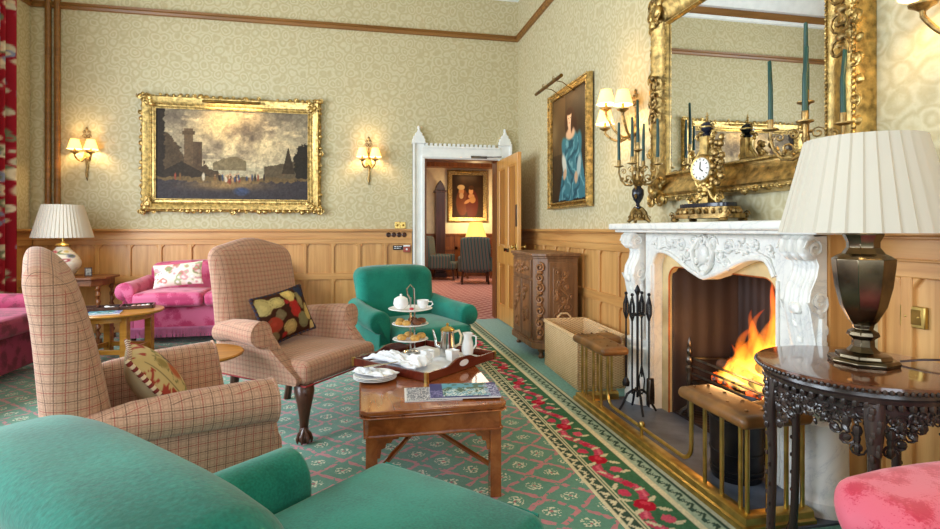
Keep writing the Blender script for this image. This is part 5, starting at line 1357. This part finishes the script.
# ------------------------------------------------------------------ mantel clock
MZ = 1.29
t = thing('mantel_clock', 'ornate gilt mantel clock with white dial in the middle of the mantel shelf', 'clock', (1.995, 2.79, MZ), -PI/2+R(8))
# local: -y towards the room
b = MB(); 
def oval(z0, z1, a, c, b_=b): b_.prism([(a*math.copysign(abs(math.cos(k*PI/20))**.6, math.cos(k*PI/20)), c*math.copysign(abs(math.sin(k*PI/20))**.6, math.sin(k*PI/20))) for k in range(40)], (0,0,z0), (1,0,0), (0,1,0), (0,0,1), z1-z0)
oval(.022, .045, .235, .095); oval(.045, .085, .21, .08); rs = random.Random(3)
for k in range(26): a = 2*PI*k/26; b.ell((.215*math.cos(a), .085*math.sin(a), .06), (.022, .014, .02), 6, 5, Matrix.Rotation(a, 3, 'Z'))
for sx in (-1, 1):
    for sy in (-1, 1): b.ell((sx*.19, sy*.07, .014), (.03, .02, .014), 8, 6); b.curl((sx*.215, sy*.07, .04), (sx,0,0), (0,0,1), .025, .006, 1.3)
b.build('base', M['gilt_dk'], t)
b = MB(); oval(.085, .11, .19, .07, b); b.build('dark_slab', M['navy'], t, bevel=.004)
b = MB()
for s in (-1, 1):
    b.tube([(s*.10, 0, .11), (s*.055, -.01, .14), (s*.03, -.015, .18), (s*.06, -.02, .23), (s*.085, -.02, .31), (s*.075, -.01, .38), (s*.035, 0, .44), (s*.045, 0, .50)], [.016, .016, .014, .013, .014, .012, .010, .008], 8)
    b.curl((s*.11, -.02, .13), (s,0,0), (0,0,1), .035, .010, 1.4); b.curl((s*.06, -.01, .50), (s,0,0), (0,0,1), .025, .007, 1.3); b.curl((s*.10, -.02, .40), (s,0,0), (0,0,1), .03, .008, 1.3)
for k in range(8): b.ell((rs.uniform(-.05, .05), -.03+rs.uniform(-.01, .02), .14+.012*k), (.02, .016, .018), 7, 5)
b.box(-.035, .035, -.03, .03, .11, .24); b.box(-.028, .028, -.03, .03, .38, .50)
b.build('scrolled_case', M['gilt'], t, smooth=50)
b = MB(); rs = random.Random(9)      # flower garland on the right of the drum
for k in range(22): b.ell((.115+rs.uniform(-.045, .05), -.03+rs.uniform(-.02, .02), .22+.012*k*1.0), (.02, .018, .02), 7, 5)
b.build('garland', M['gilt_dk'], t)
b = MB(); b.M = Matrix.Translation((0, -.02, .31)) @ Matrix.Rotation(PI/2, 4, 'X'); b.lathe([(0, -.05), (.075, -.05), (.083, -.01), (.086, .02), (.08, .03), (.072, .026), (0, .026)], 32); dr_ = b.build('drum', M['gilt'], t)
b = MB(); b.M = Matrix.Translation((0, -.02, .31)) @ Matrix.Rotation(PI/2, 4, 'X'); b.lathe([(0, .026), (.066, .026), (.064, .030), (0, .033)], 32); b.build('dial', M['dial'], dr_)
b = MB()
for k in range(12):
    a = k*PI/6; b.tube([(.05*math.sin(a), -.0535, .31+.05*math.cos(a)), (.061*math.sin(a), -.053, .31+.061*math.cos(a))], .0022, 5)
b.tube([(0, -.055, .31), (.004, -.055, .35)], .0025, 5); b.tube([(0, -.055, .31), (.022, -.055, .295)], .0032, 5); b.build('hands', M['ink'], dr_)
b = MB(); b.lathe([(0, .50), (.02, .50), (.028, .515), (.016, .525), (0, .525)], 12); b.ell((0, 0, .555), (.036, .036, .034), 14, 10); b.build('orb', M['navy'], t)
b = MB(); b.tube([(.038*math.cos(a*PI/10), .038*math.sin(a*PI/10), .555) for a in range(20)], .005, 6, True)
for s in (-1, 1): b.curl((s*.045, 0, .56), (s,0,0), (0,0,1), .025, .006, 1.3); b.ell((s*.05, 0, .525), (.02, .014, .014), 7, 5)
b.lathe([(.012, .587), (.006, .595), (.01, .605), (.004, .615), (.003, .64), (0, .645)], 10); b.tube([(-.014, 0, .622), (.014, 0, .622)], .003, 6); b.build('finial', M['gilt'], t)

# ------------------------------------------------------------------ candelabra
def candelabrum(label, loc, rz):
    t = thing('candelabrum', label, 'candelabrum', loc, rz)
    b = MB()
    for k in range(3):
        a = k*2*PI/3+.5; b.tube([(.02*math.cos(a), .02*math.sin(a), .10), (.05*math.cos(a), .05*math.sin(a), .07), (.06*math.cos(a), .06*math.sin(a), .03), (.085*math.cos(a), .085*math.sin(a), .010)], [.02, .018, .015, .012], 8); b.curl((.07*math.cos(a), .07*math.sin(a), .035), (math.cos(a), math.sin(a), 0), (0,0,1), .02, .006, 1.2)
    b.lathe([(0, .02), (.055, .02), (.05, .04), (.036, .06), (.04, .08), (.025, .10), (0, .10)], 14); 
    for k in range(12): a = k*PI/6; b.ell((.05*math.cos(a), .05*math.sin(a), .05), (.012, .012, .015), 6, 4)
    b.build('foot', M['gilt_dk'], t)
    MB().lathe([(.022, .10), (.03, .105), (.03, .115), (.015, .125), (.012, .14), (.03, .165), (.042, .20), (.04, .235), (.024, .255), (.02, .27), (0, .27)], 18).build('vase', M['navy'], t)
    b = MB(); b.lathe([(.024, .262), (.032, .275), (.018, .29), (.012, .33), (.018, .36), (.01, .40), (.010, .50), (.02, .51), (.034, .515), (.034, .521), (.012, .524), (.014, .55), (.013, .57), (0, .57)], 14)
    for s in (-1, 1): b.curl((s*.05, 0, .25), (s,0,0), (0,0,1), .025, .006, 1.3); b.curl((s*.055, 0, .19), (s,0,0), (0,0,1), .022, .006, 1.3, -1)
    b.build('stem', M['gilt_dk'], t)
    tops = [(0, 0, .57)]
    for k in range(4):
        a = k*PI/2; c_, s_ = math.cos(a), math.sin(a); b = MB(); rr = .135
        pts = [(.01, .30), (.05, .27), (.09, .275), (.12, .31), (rr, .36), (rr, .405)]
        b.tube([(c_*r, s_*r, z) for r, z in pts], [.009, .009, .008, .008, .007, .008], 8)
        b.curl((c_*.07, s_*.07, .32), (c_, s_, 0), (0,0,1), .035, .006, 1.4, -1); b.curl((c_*.10, s_*.10, .37), (c_, s_, 0), (0,0,1), .022, .005, 1.3); b.curl((c_*.045, s_*.045, .38), (c_, s_, 0), (0,0,1), .028, .005, 1.4)
        for i in range(3): b.ell((c_*(.05+.03*i), s_*(.05+.03*i), .29+.015*i), (.012, .012, .012), 6, 4)
        b.lathe([(0, 0), (.01, 0), (.034, .008), (.034, .014), (.012, .017), (.014, .04), (.013, .055), (0, .055)], 14, (c_*rr, s_*rr, .40)); b.build('arm', M['gilt_dk'], t)
        tops.append((c_*rr, s_*rr, .455))
    return t, tops
names = ['centre', 'fire-side', 'room-side', 'far', 'wall-side']
for (loc, rz, lab, nm) in (((1.925, 3.46, MZ), R(45), 'gilt five-light candelabrum with green candles left of the clock', 'left candelabrum'), ((1.925, 2.01, MZ), R(45), 'gilt five-light candelabrum with green candles behind the urn lamp shade', 'right candelabrum')):
    t, tops = candelabrum(lab, loc, rz)
    for k, p in enumerate(tops):
        q = Vector(loc)+Matrix.Rotation(rz, 3, 'Z') @ Vector(p)
        kk = ['tall green candle on the centre of the %s', 'green candle on the arm of the %s nearest the wall', 'green candle on the arm of the %s farthest from the viewer', 'green candle on the room-side arm of the %s', 'green candle on the arm of the %s nearest the viewer'][k]
        b = MB(); hgt = .30 if k == 0 else .27; b.tube([(0, 0, 0), (rnd.uniform(-.003, .003), 0, hgt*.5), (rnd.uniform(-.008, .008), rnd.uniform(-.008, .008), hgt-.004), (0, 0, hgt)], [.0115, .0105, .008, .003], 10)
        o = b.build('taper_candle', M['candle']); o.location = q; tag(o, kk % nm, 'candle', 'green candles on the mantel candelabra')

# ------------------------------------------------------------------ cabinet and basket
cx_, cy_ = 1.87, 5.32
t = thing('carved_cabinet', 'carved oak cabinet with chamfered corners standing against the right wall', 'cabinet', (cx_, cy_, 0))
def cab(o, c=.11): hx, hy = .21+o, .44+o; return [(-hx+c, -hy), (hx, -hy), (hx, hy), (-hx+c, hy), (-hx, hy-c), (-hx, -hy+c)]
MB().prism(cab(0), (0,0,.10), (1,0,0), (0,1,0), (0,0,1), .88).build('carcass', M['carved'], t, bevel=.004)
b = MB(); b.prism(cab(.025), (0,0,.985), (1,0,0), (0,1,0), (0,0,1), .03); b.prism(cab(.012), (0,0,.965), (1,0,0), (0,1,0), (0,0,1), .02); b.build('top', M['carved'], t, bevel=.006)
b = MB(); b.prism(cab(.018), (0,0,.09), (1,0,0), (0,1,0), (0,0,1), .06); b.prism(cab(.01), (0,0,.15), (1,0,0), (0,1,0), (0,0,1), .015); b.build('plinth', M['carved'], t, bevel=.006)
rs = random.Random(6)
def carve(b, o, u, v, w, hh, n, hw):
    w = Vector(w); o = Vector(o)
    for i in range(n):
        a, c = rs.uniform(-hw, hw), rs.uniform(-hh, hh); p_ = o+Vector(u)*a+Vector(v)*c+w*.004
        b.curl(p_, u, v, min(hw, hh)*rs.uniform(.4, .7), .006, 1.3, rs.choice((-1, 1)), start=rs.uniform(0, 6)); b.ell(p_, (.012, .012, .016), 6, 4)
fxx = -.21
b = MB(); b.box(fxx-.014, fxx, -.30, .30, .77, .945); dw = b.build('drawer', M['carved'], t, bevel=.004)
b = MB(); b.box(fxx-.016, fxx-.01, -.27, .27, .79, .925); carve(b, (fxx-.018, 0, .857), (0,1,0), (0,0,1), (-1,0,0), .045, 16, .24); b.build('carved_panel', M['carved_l'], dw)
for s in (-1, 1):
    b = MB(); y0, y1 = (.005, .30) if s > 0 else (-.30, -.005); b.box(fxx-.014, fxx, y0, y1, .18, .745); d_ = b.build('door', M['carved'], t, bevel=.004)
    b = MB(); b.box(fxx-.016, fxx-.01, y0+.05, y1-.05, .23, .70); carve(b, (fxx-.018, (y0+y1)/2, .465), (0,1,0), (0,0,1), (-1,0,0), .2, 14, .08); b.build('carved_panel', M['carved_l'], d_)
for s in (-1, 1):
    b = MB(); nrm = Vector((-1, s, 0)).normalized(); tg = Vector((1, s, 0)).normalized(); c0 = Vector((-.155, s*.385, 0))
    for i, z in enumerate((.88, .78, .68, .57, .46, .34, .25)):
        b.curl(c0+nrm*.014+Vector((0,0,z)), tg, (0,0,1), .05-.004*(i % 2), .012, 1.5, 1 if i % 2 else -1, start=PI/2); b.ell(c0+nrm*.01+Vector((0,0,z-.05)), (.03, .03, .022), 8, 5)
    b.build('carved_corner', M['carved_l'], t)
b = MB(); b.box(-.09, .20, -.452, -.44, .20, .93)
b.box(-.05, .16, -.458, -.45, .25, .88); pn = b.build('side_panel', M['carved'], t, bevel=.004)
b = MB(); carve(b, (.055, -.46, .565), (1,0,0), (0,0,1), (0,-1,0), .28, 22, .075); b.tube([(.055+.05*math.sin(i*.9), -.462, .28+.035*i) for i in range(17)], .008, 6); b.build('carved_panel', M['carved_l'], pn)
for x in (-.14, .16):
    for s in (-1, 1):
        b = MB(); b.lathe([(0, 0), (.025, 0), (.03, .015), (.02, .03), (.018, .05), (.035, .07), (.04, .095), (0, .095)], 12, (x, s*.37, 0)); b.build('foot', M['carved'], t)
# wicker basket
t = thing('wicker_basket', 'large rectangular wicker log basket between the cabinet and the fender', 'basket', (1.865, 4.30, 0), R(-2))
hx, hy, hz = .195, .42, .40
b = MB(); th_ = .018
for (x0, x1, y0, y1) in ((-hx, -hx+th_, -hy, hy), (hx-th_, hx, -hy, hy), (-hx, hx, -hy, -hy+th_), (-hx, hx, hy-th_, hy)): b.rbox(x0, x1, y0, y1, 0, hz, .007, 4)
b.box(-hx, hx, -hy, hy, .0, .015); b.build('body', M['wicker'], t)
b = MB(); N = 90; per = []
def rect(k):
    L = [(2*hx), (2*hy), (2*hx), (2*hy)]; d = k % (sum(L))
    for i, (p0, dv) in enumerate((((-hx, -hy), (1, 0)), ((hx, -hy), (0, 1)), ((hx, hy), (-1, 0)), ((-hx, hy), (0, -1)))):
        if d <= L[i]: return p0[0]+dv[0]*d, p0[1]+dv[1]*d
        d -= L[i]
    return (-hx, -hy)
Lt = 4*(hx+hy)
for ph in (0, 2*PI/3, 4*PI/3):
    b.tube([(rect(Lt*i/240)[0]+.006*math.cos(i*.55+ph), rect(Lt*i/240)[1]+.006*math.cos(i*.55+ph), hz+.006+.008*math.sin(i*.55+ph)) for i in range(240)], .0085, 6, True)
b.build('braided_rim', M['wicker'], t)
for s in (-1, 1):
    b = MB(); b.tube([(-.06, s*(hy+.005), hz-.02), (-.06, s*(hy+.012), hz+.03), (-.03, s*(hy+.014), hz+.06), (.03, s*(hy+.014), hz+.06), (.06, s*(hy+.012), hz+.03), (.06, s*(hy+.005), hz-.02)], .009, 8); b.build('handle', M['wicker'], t)
for k, (y, z, rr) in enumerate(((-.2, .06, .04), (-.05, .06, .045), (.12, .06, .04))):
    pass

# ------------------------------------------------------------------ hall furniture
def hall_chair(label, loc, rz):
    t = thing('hall_armchair', label, 'armchair', loc, rz)
    MB().rbox(-.3, .34, -.32, .32, .26, .44, .05, 4).build('seat', M['tartan'], t, smooth=60)
    MB().rbox(-.1, .1, -.34, .34, .30, 1.08, .06, 5, lambda x, y, z, u, v, w: (x*.7-.30-.08*(w+1)/2, y, z-.04*abs(v)**3*max(0, w))).build('backrest', M['tartan'], t, smooth=60)
    for s in (-1, 1):
        MB().rbox(-.3, .22, s*.33-.06, s*.33+.06, .28, .62, .05, 4).build('arm', M['tartan'], t, smooth=60)
        for x in (-.28, .27): q = MB(); q.tube([(x, s*.27, .28), (x*1.08, s*.29, .14), (x*1.12, s*.3, 0)], [.03, .018, .024], 8); q.build('leg', M['walnut'], t)
    return t
hall_chair('green tartan armchair side-on at the left of the hall doorway view', (2.06, 13.15, 0), R(-20))
hall_chair('green tartan armchair with its back to the door in the hall', (2.62, 12.1, 0), R(80))
t = thing('hall_table', 'wooden table behind the tartan armchairs in the hall', 'table', (2.98, 13.45, 0))
MB().box(-.35, .35, -.25, .25, .72, .75).build('tabletop', M['hallwood'], t, bevel=.004)
for sx in (-1, 1):
    for sy in (-1, 1): MB().box(sx*.3-.025, sx*.3+.025, sy*.2-.025, sy*.2+.025, 0, .72).build('leg', M['hallwood'], t)
t = thing('table_lamp', 'lit table lamp with yellow shade in the hall beyond the doorway', 'lamp', (2.93, 13.4, .75))
MB().lathe([(0, 0), (.08, 0), (.07, .02), (.03, .05), (.06, .12), (.065, .18), (.03, .24), (.015, .27), (.015, .34), (0, .34)], 16).build('base', M['gilt'], t)
q = MB(); q.lathe([(.27, .30), (.155, .68), (.15, .68), (.265, .30)], 96, (0,0,0), .015, 24, cap=False); q.build('lamp_shade', emis('hall_shade', (255, 210, 110), 1.15), t)
lampcore(t, .9, 45, (1, .7, .36))

# ------------------------------------------------------------------ light
def area(name, loc, rot, sx, sy, e, c):
    l = bpy.data.lights.new(name, 'AREA'); l.shape = 'RECTANGLE'; l.size = sx; l.size_y = sy; l.energy = e; l.color = c
    o = bpy.data.objects.new(name, l); COL.objects.link(o); o.location = loc; o.rotation_euler = rot; return o
DAY = (.80, .90, 1.0)
for a, c in WL: area('daylight_left', (XL+.02, (a+c)/2, (WZ0+WZ1)/2), (0, R(-90), 0), WZ1-WZ0, c-a, 212, DAY)
for a, c in WF: area('fill_front', ((a+c)/2, YF+.02, (WZ0+WZ1)/2), (R(90), 0, 0), c-a, WZ1-WZ0, 70, DAY)  # fill light at the added front windows
for (p, rot, e) in (((-1.545, YB-.145, 2.80), (R(-12), 0, 0), 3.2),):
    o = area('picture_lamp', p, (0, 0, 0), .6, .02, e, (1, .72, .34)); o.rotation_euler = (R(18), 0, 0)
o = area('picture_lamp', (XR-.27, 5.285, 2.70), (0, 0, 0), .02, .7, 4.0, (1, .74, .40)); o.rotation_euler = (0, R(-22), 0)
o = area('hall_light', (2.0, 11.0, 2.75), (0, 0, 0), 1.5, 2.5, 60, (1, .86, .66))
o = area('hall_picture_lamp', (2.83, HB-.16, 2.66), (R(16), 0, 0), .5, .03, 2.5, (1, .72, .36))
w = bpy.data.worlds.new('World'); sc.world = w; w.use_nodes = True
bg = w.node_tree.nodes['Background']; bg.inputs[0].default_value = (.72, .84, 1, 1); bg.inputs[1].default_value = 1.2

# ------------------------------------------------------------------ camera
cam = bpy.data.cameras.new('Camera'); co = bpy.data.objects.new('Camera', cam); COL.objects.link(co)
co.location = (0, 0, 1.25); co.rotation_euler = (R(90), 0, R(-11.7))
cam.sensor_width = 36; cam.lens = 536/940*36; cam.shift_y = (229-264.5)/940; cam.clip_start = .05
sc.camera = co
vs = sc.view_settings; vs.view_transform = 'Standard'; vs.look = 'None'; vs.gamma = 1; vs.exposure = 0.0
sc.cycles.max_bounces = 10; sc.cycles.diffuse_bounces = 6; sc.cycles.transparent_max_bounces = 16; sc.cycles.sample_clamp_indirect = 6; sc.cycles.caustics_reflective = False; sc.cycles.caustics_refractive = False
sc.cycles.use_denoising = True
